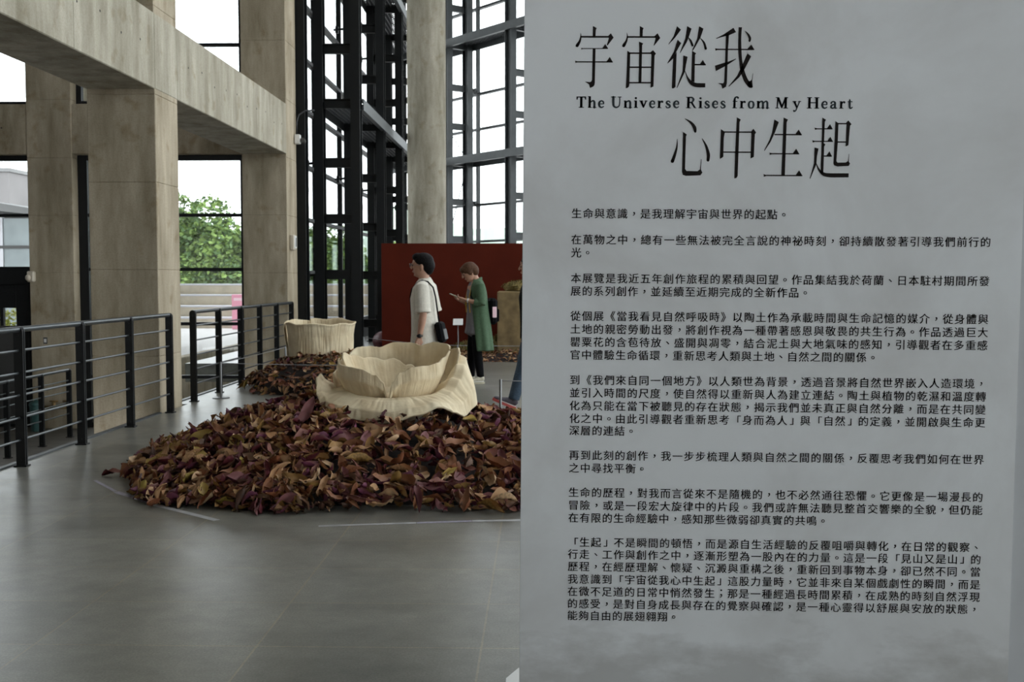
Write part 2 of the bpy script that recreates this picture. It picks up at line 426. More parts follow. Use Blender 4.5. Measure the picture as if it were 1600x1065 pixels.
    def prism(self, poly, y0, y1, mi=0, plane='xz'):
        """outline poly in the xz plane extruded along y (or xy along z, yz along x)"""
        def pt(a, b, h):
            return (a, h, b) if plane == 'xz' else ((a, b, h) if plane == 'xy' else (h, a, b))
        n = len(poly)
        vs = [pt(a, b, y0) for a, b in poly] + [pt(a, b, y1) for a, b in poly]
        fs = [(i, (i+1) % n, n+(i+1) % n, n+i) for i in range(n)]
        tri = geometry.tessellate_polygon([[Vector((a, b, 0)) for a, b in poly]])
        fs += [tuple(t) for t in tri] + [tuple(n+i for i in reversed(t)) for t in tri]
        self.add(vs, fs, mi)
        return self
    def mesh(self, name, mats, smooth=False, fix=True):
        me = bpy.data.meshes.new(name)
        me.from_pydata(self.v, [], self.f)
        for m in (mats if isinstance(mats, (list, tuple)) else [mats]): me.materials.append(m)
        if any(self.m): me.polygons.foreach_set('material_index', self.m)
        if fix and len(self.f) < 60000:
            bm = bmesh.new(); bm.from_mesh(me)
            bmesh.ops.recalc_face_normals(bm, faces=bm.faces)
            bm.to_mesh(me); bm.free()
        if smooth: me.polygons.foreach_set('use_smooth', [True]*len(me.polygons))
        me.update()
        return me
    def build(self, name, mats, parent=None, smooth=False, fix=True):
        o = bpy.data.objects.new(name, self.mesh(name, mats, smooth, fix))
        COL.objects.link(o)
        if parent is not None: o.parent = parent
        return o

def smooth_by_angle(o, ang=40):
    me = o.data
    bm = bmesh.new(); bm.from_mesh(me)
    for f in bm.faces: f.smooth = True
    for e in bm.edges:
        if len(e.link_faces) == 2 and e.calc_face_angle(0) > rad(ang): e.smooth = False
    bm.to_mesh(me); bm.free()
    return o

def empty(name, loc=(0, 0, 0), rz=0.0):
    o = bpy.data.objects.new(name, None)
    o.empty_display_size = 0.1
    o.location = loc; o.rotation_euler = (0, 0, rz)
    COL.objects.link(o)
    return o

def tag(o, label=None, cat=None, group=None, kind=None):
    if label: o['label'] = label
    if cat: o['category'] = cat
    if group: o['group'] = group
    if kind: o['kind'] = kind
    return o

def struct(o, label, cat):
    return tag(o, label, cat, kind='structure')

def copy_tree(o, parent=None):
    c = o.copy(); COL.objects.link(c)
    if parent is not None: c.parent = parent
    for ch in list(o.children): copy_tree(ch, c)
    return c

def remeshed(mb, name, mat, voxel, parent=None, smooth_it=6):
    """one continuous skin grown around the overlapping shapes in mb"""
    tmp = mb.build('tmp_' + name, mat)
    r = tmp.modifiers.new('r', 'REMESH'); r.mode = 'VOXEL'; r.voxel_size = voxel
    if smooth_it:
        s = tmp.modifiers.new('s', 'SMOOTH'); s.factor = 0.5; s.iterations = smooth_it
    dg = bpy.context.evaluated_depsgraph_get()
    me = bpy.data.meshes.new_from_object(tmp.evaluated_get(dg))
    me.name = name
    old = tmp.data
    bpy.data.objects.remove(tmp); bpy.data.meshes.remove(old)
    me.materials.clear()
    for m in (mat if isinstance(mat, (list, tuple)) else [mat]): me.materials.append(m)
    me.polygons.foreach_set('use_smooth', [True]*len(me.polygons))
    o = bpy.data.objects.new(name, me); COL.objects.link(o)
    if parent is not None: o.parent = parent
    return o

# ------------------------------------------------------------------ the hall: floors, ceiling, walls
XE = -4.15          # edge of the raised hall floor
m = MB()
m.box(XE, 14, -8, 12.0, -0.32, 0)
m.box(-4.32, 14, 12.9, 18.3, -0.32, 0); m.box(XE, 14, 12.0, 12.9, -0.32, 0)
m.box(-6.2, 14, 19.15, 34, -0.32, 0); m.box(-4.17, 14, 18.3, 19.15, -0.32, 0)
struct(m.build('floor', M['floor']), 'dark grey stone tiled floor of the exhibition hall', 'floor')
m = MB(); m.box(-15, -4.2, -2, 18.8, -1.3, -1.04)
struct(m.build('floor_lower', M['lower']), 'dark sunken walkway floor beyond the black railing', 'floor')
m = MB(); m.box(-16, 14.2, -8, 9, 11.5, 11.8); m.box(-16, 14.2, 23, 35, 11.5, 11.8)
m.box(-16, -0.5, 9, 23, 11.5, 11.8); m.box(4.8, 14.2, 9, 23, 11.5, 11.8)  # gap left as an unseen skylight, added for top light
for k in range(4): m.box(-0.5, 4.8, 11.4+k*3.2, 11.6+k*3.2, 11.5, 11.8)
struct(m.build('ceiling', M['ceiling']), 'grey hall ceiling with an unseen skylight added for light above the flowers', 'ceiling')
m = MB(); m.box(-15.3, -15, -8, 18.3, -1.3, 11.5)  # unseen wall added to cut the light from this side
struct(m.build('wall_left_added', M['light_block_wall']), 'added dark wall shutting light out beyond the sunken walkway', 'wall')
m = MB(); m.box(-15.3, 14, -8.3, -8, -1.3, 11.5)  # unseen wall, its pale tone set to bounce light onto the board
struct(m.build('wall_rear', M['rear']), 'unseen grey wall behind the viewer kept pale to bounce light', 'wall')
# kerb strip under the railing
m = MB(); m.box(-4.20, -4.15, -2, 12.0, -0.34, 0.012); m.box(-4.36, -4.31, 12.95, 18.3, -0.34, 0.012)
struct(m.build('trim_1', M['grey_flare_steel']), 'dark steel edging strip along the raised floor', 'edging')

def column(x0, x1, y0, y1, z0, z1, label, first=1.57, step=0.953, beam=True):
    m = MB()
    zs = [z0]
    z = first - step*5
    cuts = []
    while z < z1:
        if z > z0 + 0.05: cuts.append(z)
        z += step
    for a in cuts: zs.append(a)
    zs.append(z1)
    for a, b in zip(zs, zs[1:]):
        m.box(x0, x1, y0, y1, a, b, 0.007)
    return struct(m.build('concrete_column', M['concrete']), label, 'column')

def beam_y(x0, x1, y0, y1, z0, z1, cuts, label, holes):
    m = MB()
    ys = [y0] + cuts + [y1]
    for a, b in zip(ys, ys[1:]): m.box(x0, x1, a, b, z0, z1, 0.009)
    for yy, zz in holes:
        m.tube([(x1-0.01, yy, zz), (x1+0.0012, yy, zz)], 0.013, 10, mi=1)
    return struct(m.build('concrete_beam', [M['concrete_pale'], M['hole']]), label, 'beam')

CA = column(-4.95, -4.2, 12.1, 12.85, -1.04, 11.5, 'square concrete column rising behind the long black railing')
CB = column(-4.94, -4.2, 18.35, 19.1, -1.04, 11.5, 'square concrete column beside the backlit steel frames with a white box on it')
CC = column(-8.53, -7.78, 18.35, 19.1, -1.04, 11.5, 'square concrete column between the dark door and the long black railing')
CD = column(-12.03, -11.28, 18.35, 19.1, -1.04, 11.5, 'square concrete column past the dark door at the end of the walkway')
CE = column(-4.95, -4.2, 5.85, 6.6, -1.04, 11.5, 'square concrete column nearest the viewer under the sloping beam')
hl = []
for k in range(22):
    y = 6.9 + k*0.53
    if abs(y-12.45) > 0.45: hl.append((y, 3.97 + 0.05*math.sin(k*2.1)))
beam_y(-4.95, -4.195, -2, 18.345, 3.53, 4.35, [2.0, 5.85, 6.6, 10.0, 12.1, 12.85], 'long concrete beam running from overhead to the far column', hl)
beam_y(-4.95, -4.195, -2, 18.345, 7.6, 8.42, [2.0, 5.85, 6.6, 10.0, 12.1, 12.85], 'upper concrete beam high over the long lower beam', [])
m = MB()
xs = [-15, -12.04, -11.27, -8.54, -7.77, -4.95]
for a, b in zip(xs, xs[1:]): m.box(a, b, 18.36, 19.08, 3.54, 4.36, 0.008)
for xx in (-8.95, -10.2, -6.9, -5.6): m.tube([(xx, 18.37, 3.97), (xx, 18.3585, 3.97)], 0.013, 10, mi=1)
struct(m.build('concrete_beam', [M['concrete'], M['hole']]), 'concrete cross beam over the dark door and the far window', 'beam')
m = MB()
for a, b in zip(xs, xs[1:]): m.box(a, b, 18.36, 19.08, 7.6, 8.42, 0.008)
struct(m.build('concrete_beam', M['concrete']), 'upper concrete cross beam of the far window wall', 'beam')
# round column
m = MB()
zz = [0, 2.4, 2.41, 4.8, 4.81, 7.2, 7.21, 9.6, 9.61, 11.5]
rr = [0.425 if i % 1 == 0 else 0.42 for i in range(len(zz))]
m.tube([(-2.52, 24.6, z) for z in zz], rr, 48)
o = m.build('concrete_column', M['concrete_pale']); smooth_by_angle(o, 50)
struct(o, 'tall round concrete column behind the red wall', 'column')

# ------------------------------------------------------------------ windows of the far concrete wall
def win_xz(name, x0, x1, z0, z1, y, trans, jl=0.09, jr=0.09, bar=0.055, depth=0.10, label='', mull=()):
    e = empty(name, ((x0+x1)/2, y, z0)); struct(e, label, 'window')
    c = Vector(e.location)
    def B(nm, a, b, p, q, d=depth, mat=M['black_backlit_steel']):
        m = MB(); m.box(a-c.x, b-c.x, -d/2, d/2, p-c.z, q-c.z, 0.004)
        return m.build(nm, mat, e)
    B('jamb', x0, x0+jl, z0, z1); B('jamb', x1-jr, x1, z0, z1)
    B('head', x0+jl, x1-jr, z1-bar*1.6, z1); B('sill', x0+jl, x1-jr, z0, z0+bar*1.4)
    for t in trans: B('transom', x0+jl, x1-jr, t-bar/2, t+bar/2, depth*0.9)
    for u in mull: B('mullion', u-bar/2, u+bar/2, z0, z1, depth*0.8)
    lv = [z0] + list(trans) + [z1]
    for a, b in zip(lv, lv[1:]):
        m = MB(); m.box(x0+jl-c.x, x1-jr-c.x, -0.006, 0.006, a+0.02-c.z, b-0.02-c.z)
        m.build('pane', M['glass'], e)
    return e
win_xz('window_1', -7.78, -4.94, -1.04, 3.54, 18.62, [-0.185, 0.715, 1.63, 2.54], jl=0.16, label='tall window of clear panes framing green trees between two concrete columns')
win_xz('window_2', -11.28, -8.53, 1.60, 3.54, 18.62, [2.54], label='window over the dark door showing a grey glazed building')
win_xz('window_3', -7.78, -4.94, 4.36, 7.6, 18.62, [5.36, 6.4], label='upper window of white sky above the long beam')
win_xz('window_4', -11.28, -8.53, 4.36, 7.6, 18.62, [5.36, 6.4], label='upper window of white sky above the dark door')

# door under window_2
e = empty('door_1', (-9.8, 18.62, -1.04)); struct(e, 'dark door with a small glazed light at the end of the walkway', 'door')
m = MB(); m.box(-1.39, -1.2, -0.1, 0.1, 0, 2.64, 0.005); m.box(1.14, 1.36, -0.1, 0.1, 0, 2.64, 0.005); m.box(-1.2, 1.14, -0.1, 0.1, 2.42, 2.64, 0.005)
m.build('door_frame', M['black_backlit_steel'], e)
m = MB(); m.box(-1.2, -0.05, -0.05, 0.02, 0, 2.42, 0.004)
m.build('door_leaf', M['black_backlit_steel'], e)
m = MB()
m.box(-0.04, 0.16, -0.05, 0.02, 0, 2.42, 0.004); m.box(0.92, 1.14, -0.05, 0.02, 0, 2.42, 0.004)
m.box(0.16, 0.92, -0.05, 0.02, 2.28, 2.42, 0.004); m.box(0.16, 0.92, -0.05, 0.02, 0, 1.62, 0.004)
m.box(0.16, 0.92, -0.06, 0.03, 2.02, 2.28, 0.004); m.box(0.64, 0.70, -0.05, 0.02, 1.62, 2.02)
lf = m.build('door_leaf', M['black_backlit_steel'], e)
m = MB(); m.box(0.16, 0.92, -0.012, -0.004, 1.62, 2.28); m.build('pane', M['glass'], lf)
m = MB(); m.box(-0.02, 0.99, -0.065, -0.052, 0.05, 1.72, 0.003); m.build('kick_panel', M['dark_grey_panel'], lf)

# ------------------------------------------------------------------ steel frames and their glass
RUNGS = [0.55, 1.55, 2.55, 3.55, 5.57, 6.6, 8.7, 9.7, 10.7]
DECKS = [4.60, 7.72]
def steel_frame(px, py, ang, mat, label, w=0.66):
    """ladder of two chords; local +x points outward to the glass"""
    e = empty('steel_column', (px, py, 0), ang); struct(e, label, 'steel frame')
    def hsec(cx):
        m = MB()
        m.box(cx-0.085, cx+0.085, -0.13, -0.11, 0, 11.5); m.box(cx-0.085, cx+0.085, 0.11, 0.13, 0, 11.5)
        m.box(cx-0.012, cx+0.012, -0.11, 0.11, 0, 11.5)
        m.box(cx-0.12, cx+0.12, -0.15, 0.15, 0, 0.02)
        return m
    hsec(0).build('chord', mat, e); hsec(w).build('chord', mat, e)
    for z in RUNGS + DECKS:
        m = MB()
        m.box(0.085, w-0.085, -0.05, 0.05, z-0.085, z-0.07); m.box(0.085, w-0.085, -0.05, 0.05, z+0.07, z+0.085)
        m.box(0.085, w-0.085, -0.012, 0.012, z-0.07, z+0.07)
        m.build('rung', mat, e)
    for z in RUNGS[1::2]:
        m = MB(); m.tube([(w+0.08, 0, z), (w+0.30, 0, z-0.02)], 0.022, 8); m.box(w+0.20, w+0.26, -0.05, 0.05, z-0.09, z+0.05, 0.008)
        m.build('glass_bracket', mat, e)
    return e

LY = [20.0, 23.05, 26.1, 29.15, 32.2]
LL = ['steel ladder frame standing next to the last square concrete column', 'steel ladder frame one bay past the square concrete column',
      'steel ladder frame just left of the round column top', 'steel ladder frame hidden behind the round column', 'steel ladder frame at the far corner of the glass']
for y, lb in zip(LY, LL):
    steel_frame(-3.31, y, PI, M['black_backlit_steel'], lb)
# heavy post beside the concrete column
m = MB(); m.box(-4.26, -4.06, 19.16, 19.19, 0, 11.5); m.box(-4.26, -4.06, 19.41, 19.44, 0, 11.5); m.box(-4.18, -4.14, 19.19, 19.41, 0, 11.5)
m.box(-4.42, -4.27, 19.16, 19.5, 0, 11.5, 0.004)
struct(m.build('steel_column', M['black_backlit_steel']), 'heavy backlit steel post against the square concrete column', 'steel post')

AD = Vector((0.63, -0.777, 0)).normalized()      # along the angled glass wall, towards the viewer
AN = Vector((AD.y*-1, AD.x, 0))                  # outward
AN = Vector((0.777, 0.63, 0)).normalized()
A0 = Vector((-2.51, 30.0, 0))
aang = math.atan2(AN.y, AN.x)
AL = ['grey steel ladder frame right beside the round concrete column', 'grey steel ladder frame against the sky at the edge of the text board',
      'grey steel ladder frame hidden behind the text board', 'grey steel ladder frame far behind the text board']
for k in range(4):
    p = A0 + AD*(2.78*k)
    steel_frame(p.x, p.y, aang, M['grey_flare_steel'], AL[k])

def deck(p0, p1, out, z, mat, label):
    """maintenance walkway between the chords: channel beam, grating bars"""
    d = (p1-p0); ln = d.length; d.normalize()
    T = Matrix(((d.x, out.x, 0, p0.x), (d.y, out.y, 0, p0.y), (0, 0, 1, z), (0, 0, 0, 1)))
    e = empty('walkway_floor', p0 + Vector((0, 0, z))); struct(e, label, 'walkway')
    Ti = Matrix.Translation(-(p0 + Vector((0, 0, z)))) @ T
    m = MB(); m.box(0, ln, -0.12, -0.105, -0.10, 0.10, T=Ti); m.box(0, ln, -0.105, -0.03, 0.085, 0.10, T=Ti); m.box(0, ln, -0.105, -0.03, -0.10, -0.085, T=Ti)
    m.build('edge_channel', M['grey_flare_steel'], e)
    m = MB(); m.box(0, ln, 0.74, 0.755, -0.10, 0.10, T=Ti)
    m.build('edge_channel', mat, e)
    m = MB()
    for i in range(9): m.box(0, ln, 0.0+i*0.09, 0.012+i*0.09, 0.05, 0.085, T=Ti)
    n = int(ln/0.16)
    for i in range(n): m.box(i*ln/n, i*ln/n+0.02, -0.03, 0.74, 0.055, 0.08, T=Ti)
    m.build('grating', M['grating'], e)
    return e
for z, nm in zip(DECKS, ('lower', 'upper')):
    deck(Vector((-3.31, 20.1, 0)), Vector((-3.31, 32.4, 0)), Vector((-1, 0, 0)), z, M['black_backlit_steel'], nm + ' steel walkway running along the shaded side glass wall')
    deck(A0 - AD*2.9, A0 + AD*9.0, AN, z, M['grey_flare_steel'], nm + ' steel walkway crossing in front of the bright end glass wall')

def glass_wall(name, p0, p1, out, off, step, levels, mat, label, spandrel=0.5):
    d = (p1-p0); ln = d.length; d.normalize()
    o0 = p0 + out*off
    e = empty(name, o0); struct(e, label, 'window')
    T = Matrix(((d.x, out.x, 0, 0), (d.y, out.y, 0, 0), (0, 0, 1, 0), (0, 0, 0, 1)))
    n = int(round(ln/step))
    us = [ln*i/n for i in range(n+1)]
    for u in us:
        m = MB(); m.box(u-0.035, u+0.035, -0.06, 0.04, 0, 11.5, T=T); m.build('mullion', mat, e)
    for z in levels:
        m = MB(); m.box(0, ln, -0.07, 0.045, z-0.03, z+0.03, T=T); m.build('transom', mat, e)
    m = MB(); m.box(0, ln, -0.02, 0.03, 0, spandrel, T=T); m.build('base_panel', M['black_backlit_steel'], e)
    lv = [spandrel] + [z for z in levels if z > spandrel+0.05] + [11.5]
    for a, b in zip(us, us[1:]):
        for z0, z1 in zip(lv, lv[1:]):
            m = MB(); m.box(a+0.02, b-0.02, -0.005, 0.005, z0+0.02, z1-0.02, T=T); m.build('pane', M['glass'], e)
    return e
glass_wall('window_5', Vector((-3.31, 19.35, 0)), Vector((-3.31, 32.9, 0)), Vector((-1, 0, 0)), 1.18, 2.71, [0.5, 1.6, 2.6, 3.6, 4.65, 5.6, 6.6, 7.75, 8.8, 9.8], M['black_backlit_steel'], 'dark framed glass wall along the side behind the steel ladder frames')
glass_wall('window_6', A0 - AD*2.78, A0 + AD*19.46, AN, 1.02, 2.78, [0.5, 1.45, 2.5, 3.5, 4.65, 5.55, 6.5, 7.75, 8.8, 9.8], M['grey_flare_steel'], 'bright angled glass wall at the end of the hall')
pe = A0 + AD*19.46 + AN*1.02
glass_wall('window_7', Vector((pe.x, pe.y, 0)), Vector((pe.x, -8, 0)), Vector((1, 0, 0)), 0.0, 3.4, [0.5, 2.5, 4.65, 6.5, 8.8], M['grey_flare_steel'], 'long glass wall on the far side of the hall behind the text board')
for k in range(2):
    p = A0 + AN*0.05; q = A0 + AN*0.62
    m = MB()
    if k == 0: m.tube([(p.x, p.y, 5.45), (q.x, q.y, 4.72)], 0.012, 6)
    else: m.tube([(p.x, p.y, 2.65), (q.x, q.y, 4.5)], 0.012, 6)
    struct(m.build('steel_column', M['grey_flare_steel']), ['thin tie rod above the lower walkway beside the round column', 'thin tie rod below the lower walkway beside the round column'][k], 'tie rod')

# ------------------------------------------------------------------ railings
def post_mesh(h):
    m = MB()
    prof = [(-0.036, 0)] + [(-0.036, h-0.03)] + [(0.036*math.cos(a), h-0.03+0.036*math.sin(a)) for a in [PI*0.85, PI*0.65, PI*0.5, PI*0.35, PI*0.15]] + [(0.036, h-0.03), (0.036, 0)]
    m.prism(prof, -0.022, -0.008); m.prism(prof, 0.008, 0.022)
    for z in (0.12, 0.5, h-0.1): m.box(-0.012, 0.012, -0.008, 0.008, z-0.02, z+0.02)
    m.box(-0.05, 0.05, -0.04, 0.04, 0, 0.012)
    for zz in (0.05, h-0.06): m.tube([(0, -0.022, zz), (0, -0.027, zz)], 0.008, 8)
    return m
def railing(x, ys, z0, zt, label, y_ext=None, bars=(0.91, 0.735, 0.56, 0.385, 0.21)):
    e = empty('steel_railing', (x, ys[0], z0)); tag(e, label, 'railing', 'black steel railings')
    pm = post_mesh(1.09)
    base = None
    for y in ys:
        if base is None:
            base = pm.build('post', M['black_backlit_steel'], e); o = base
        else:
            o = base.copy(); COL.objects.link(o)
        o.location = (0, y-ys[0], 0)
    a, b = (y_ext or (ys[0], ys[-1]))
    m = MB(); m.tube([(0, a-ys[0], 1.075), (0, b-ys[0], 1.075)], 0.023, 12)
    o = m.build('handrail', M['rail'], e); smooth_by_angle(o)
    for z in bars:
        m = MB(); m.tube([(0, a-ys[0], z), (0, b-ys[0], z)], 0.010, 8)
        o = m.build('rail_bar', M['rail'], e); smooth_by_angle(o)
    return e
railing(-4.07, [5.05, 6.2, 7.38, 8.55, 9.70, 10.87, 12.05], 0, 1.09, 'long black steel railing along the floor edge in front of the square columns')
railing(-4.16, [13.17 + 1.05*k for k in range(6)], 0, 1.09, 'black steel railing beside the leaf mound with the upright clay cup')
railing(-7.47, [17.33, 16.35, 15.27, 14.2, 13.1], -1.04, 1.09, 'lower black railing down on the sunken walkway')

# ------------------------------------------------------------------ text board
board = empty('text_board', (-0.0695, 3.5, 0))
board.rotation_euler = (0, rad(0.42), 0)
tag(board, 'tall grey exhibition board covered in black printed writing', 'sign')
m = MB(); m.box(0, 1.625, 0.004, 0.075, 0.02, 2.52, 0.004)
m.build('board', M['board'], board)
m = MB(); m.box(0.001, 1.552, 0.0005, 0.004, 0.03, 2.515, 0.0)
sh = m.build('printed_sheet', M['print'], board)
# the sheet's texture is laid out around its own centre
for v in sh.data.vertices: v.co.z -= 1.2; v.co.x -= 0.78
sh.location = (0.78, 0, 1.2)
m = MB(); m.prism([(-0.012, 0.57), (0.03, 0.57), (0.5, 0.08), (0.5, 0.02), (-0.055, 0.02), (-0.055, 0.46)], 0.0, 0.018, plane='xy')
m.build('foot_plate', M['white_paint'], board)

# --- lettering
LPARA = [
 ['生命與意識，是我理解宇宙與世界的起點。'],
 ['在萬物之中，總有一些無法被完全言說的神祕時刻，卻持續散發著引導我們前行的', '光。'],
 ['本展覽是我近五年創作旅程的累積與回望。作品集結我於荷蘭、日本駐村期間所發', '展的系列創作，並延續至近期完成的全新作品。'],
 ['從個展《當我看見自然呼吸時》以陶土作為承載時間與生命記憶的媒介，從身體與', '土地的親密勞動出發，將創作視為一種帶著感恩與敬畏的共生行為。作品透過巨大',
  '罌粟花的含苞待放、盛開與凋零，結合泥土與大地氣味的感知，引導觀者在多重感', '官中體驗生命循環，重新思考人類與土地、自然之間的關係。'],
 ['到《我們來自同一個地方》以人類世為背景，透過音景將自然世界嵌入人造環境，', '並引入時間的尺度，使自然得以重新與人為建立連結。陶土與植物的乾濕和溫度轉',
  '化為只能在當下被聽見的存在狀態，揭示我們並未真正與自然分離，而是在共同變', '化之中。由此引導觀者重新思考「身而為人」與「自然」的定義，並開啟與生命更', '深層的連結。'],
 ['再到此刻的創作，我一步步梳理人類與自然之間的關係，反覆思考我們如何在世界', '之中尋找平衡。'],
 ['生命的歷程，對我而言從來不是隨機的，也不必然通往恐懼。它更像是一場漫長的', '冒險，或是一段宏大旋律中的片段。我們或許無法聽見整首交響樂的全貌，但仍能', '在有限的生命經驗中，感知那些微弱卻真實的共鳴。'],
 ['「生起」不是瞬間的頓悟，而是源自生活經驗的反覆咀嚼與轉化，在日常的觀察、', '行走、工作與創作之中，逐漸形塑為一股內在的力量。這是一段「見山又是山」的',
  '歷程，在經歷理解、懷疑、沉澱與重構之後，重新回到事物本身，卻已然不同。當', '我意識到「宇宙從我心中生起」這股力量時，它並非來自某個戲劇性的瞬間，而是',
  '在微不足道的日常中悄然發生；那是一種經過長時間累積，在成熟的時刻自然浮現', '的感受，是對自身成長與存在的覺察與確認，是一種心靈得以舒展與安放的狀態，', '能夠自由的展翅翱翔。'],
]
LROWS = [[333], [373, 393], [432.5, 452.3], [490.8, 511, 531, 551], [590, 610, 630, 650, 669], [707.5, 727.7],
         [766, 786.2, 806], [844.5, 863.6, 883, 903, 922.6, 942, 961]]
EM, PITCH, UL, UR = 0.0335, 0.03585, 0.152, 1.456
fc = bpy.data.curves.new('letters', 'FONT')
fc.resolution_u = 3
fo = bpy.data.objects.new('letters', fc); COL.objects.link(fo)
GL = {}
def glyph(ch):
    if ch not in GL:
        fc.body = ch
        bpy.context.view_layer.update()
        me = bpy.data.meshes.new_from_object(fo.evaluated_get(bpy.context.evaluated_depsgraph_get()))
        V = np.array([v.co[:2] for v in me.vertices]).reshape(-1, 2)
        F = [tuple(p.vertices) for p in me.polygons]
        if ch in '，。、；':
            c = (V.min(0)+V.max(0))/2
            V = V - c + np.array([0.5, 0.36])
        if ch == '「': V = V + np.array([0.0, -0.06])
        if ch == '」': V = V + np.array([0.12, 0.06])
        GL[ch] = (V, F)
        bpy.data.meshes.remove(me)
    return GL[ch]
for para, rows in zip(LPARA, LROWS):
    m = MB()
    for li, (txt, y) in enumerate(zip(para, rows)):
        v0 = 1.6725 - (y-333)*0.0020355
        full = li < len(para)-1
        p = (UR - UL - EM)/(len(txt)-1) if full else PITCH
        for i, ch in enumerate(txt):
            V, F = glyph(ch)
            for dx, dy in ((-0.011, 0.004), (0.011, -0.004)):
                m.add([(UL + i*p + (a+dx)*EM, 0, v0 + (b+dy-0.38)*EM) for a, b in V], F)
    m.build('paragraph', M['ink'], sh, fix=False).location = (-0.78, -0.0004, -1.2)
bpy.data.objects.remove(fo)

def ribbon(m, pts, T, cap=True):
    """brush stroke: points with widths, round ends, T maps to the sheet"""
    P = [Vector((p[0], p[1])) for p in pts]; W = [p[2]/2 for p in pts]
    # refine with Catmull-Rom
    Q, R = [], []
    for i in range(len(P)-1):
        a, b, c, d = P[max(i-1, 0)], P[i], P[i+1], P[min(i+2, len(P)-1)]
        for s in range(5):
            t = s/5
            Q.append(0.5*((2*b) + (c-a)*t + (2*a-5*b+4*c-d)*t*t + (3*b-a-3*c+d)*t**3)); R.append(W[i]*(1-t)+W[i+1]*t)
    Q.append(P[-1]); R.append(W[-1])
    L, Rr = [], []
    for i, q in enumerate(Q):
        t = (Q[min(i+1, len(Q)-1)] - Q[max(i-1, 0)]).normalized(); n = Vector((-t.y, t.x))
        L.append(q+n*R[i]); Rr.append(q-n*R[i])
    vs = [T(*p) for p in L] + [T(*p) for p in Rr]
    k = len(Q)
    fs = [(i, i+1, k+i+1, k+i) for i in range(k-1)]
    m.add(vs, fs)
    if cap:
        for q, r in ((Q[0], R[0]), (Q[-1], R[-1])):
            m.add([T(q.x + r*math.cos(2*PI*j/10), q.y + r*math.sin(2*PI*j/10)) for j in range(10)], [tuple(range(10))])
def poly(m, pts, T):
    tri = geometry.tessellate_polygon([[Vector((a, b, 0)) for a, b in pts]])
    m.add([T(a, b) for a, b in pts], [tuple(t) for t in tri])
def hbar(m, x0, x1, y, th, T):
    th *= 1.18
    poly(m, [(x0, y-th/2), (x1, y-th/2), (x1, y+th/2), (x0, y+th/2)], T)

def TM(ox, oy, s):
    return lambda x, y: (0.1598 + (ox + x/s - 899)*0.001984, 0, 2.154 - (oy + y/s - 90)*0.00197)
m = MB(); T = TM(890, 30, 8.876)
# yu
poly(m, [(318, 95), (372, 125), (360, 150), (356, 242), (318, 242)], T)
ribbon(m, [(150, 195, 3), (152, 240, 16), (140, 300, 28), (112, 352, 42), (102, 368, 42)], T)
hbar(m, 150, 545, 245, 20, T); poly(m, [(530, 236), (567, 195), (607, 256), (525, 365), (514, 356), (540, 268)], T)
poly(m, [(160, 398), (180, 402), (530, 402), (530, 412), (180, 414), (160, 423)], T); poly(m, [(450, 406), (493, 345), (535, 408)], T)
poly(m, [(76, 575), (100, 583), (600, 584), (600, 600), (100, 600), (82, 608)], T); poly(m, [(512, 588), (557, 522), (602, 598)], T)
poly(m, [(319, 405), (358, 405), (354, 880), (348, 915), (330, 935), (290, 952), (272, 902), (215, 865), (235, 866), (285, 872), (305, 862), (314, 840)], T)
# zhou
poly(m, [(967, 95), (1022, 125), (1010, 150), (1008, 242), (970, 242)], T)
ribbon(m, [(790, 190, 3), (797, 240, 15), (785, 300, 26), (757, 350, 42), (747, 368, 42)], T)
hbar(m, 795, 1185, 246, 19, T); poly(m, [(1168, 238), (1215, 195), (1253, 260), (1168, 368), (1163, 362), (1187, 268)], T)
poly(m, [(960, 310), (1018, 335), (1004, 360), (1000, 880), (960, 880), (964, 400)], T)
poly(m, [(800, 435), (840, 464), (834, 900), (827, 935), (805, 952), (785, 955), (792, 800)], T)
hbar(m, 810, 1150, 470, 18, T); hbar(m, 830, 1140, 664, 17, T); hbar(m, 830, 1140, 878, 17, T)
poly(m, [(1112, 464), (1155, 428), (1197, 475), (1178, 500), (1168, 930), (1128, 948), (1133, 490)], T)
T = TM(1030, 30, 8.876)
# cong
poly(m, [(240, 97), (295, 145), (215, 255), (128, 350), (124, 345), (195, 235)], T)
poly(m, [(250, 283), (300, 330), (240, 440), (195, 540), (118, 612), (113, 606), (200, 450)], T)
poly(m, [(193, 530), (240, 450), (238, 600), (230, 935), (212, 952), (190, 958), (180, 945)], T)
poly(m, [(380, 97), (440, 130), (405, 245), (375, 320), (290, 468), (284, 462), (355, 270)], T)
ribbon(m, [(400, 255, 10), (432, 300, 28), (458, 362, 28)], T)
poly(m, [(545, 97), (605, 130), (565, 255), (530, 320), (465, 435), (453, 430), (520, 270)], T)
ribbon(m, [(565, 262, 8), (615, 325, 28), (640, 405, 34)], T)
poly(m, [(453, 435), (510, 470), (495, 490), (492, 870), (448, 850)], T)
hbar(m, 490, 645, 626, 17, T); poly(m, [(562, 620), (603, 560), (648, 632)], T)
poly(m, [(333, 500), (392, 518), (370, 640), (358, 725), (255, 950), (248, 945), (325, 720)], T)
ribbon(m, [(360, 715, 5), (393, 800, 20), (435, 865, 46), (495, 902, 56), (560, 911, 60), (643, 911, 58)], T, cap=False)
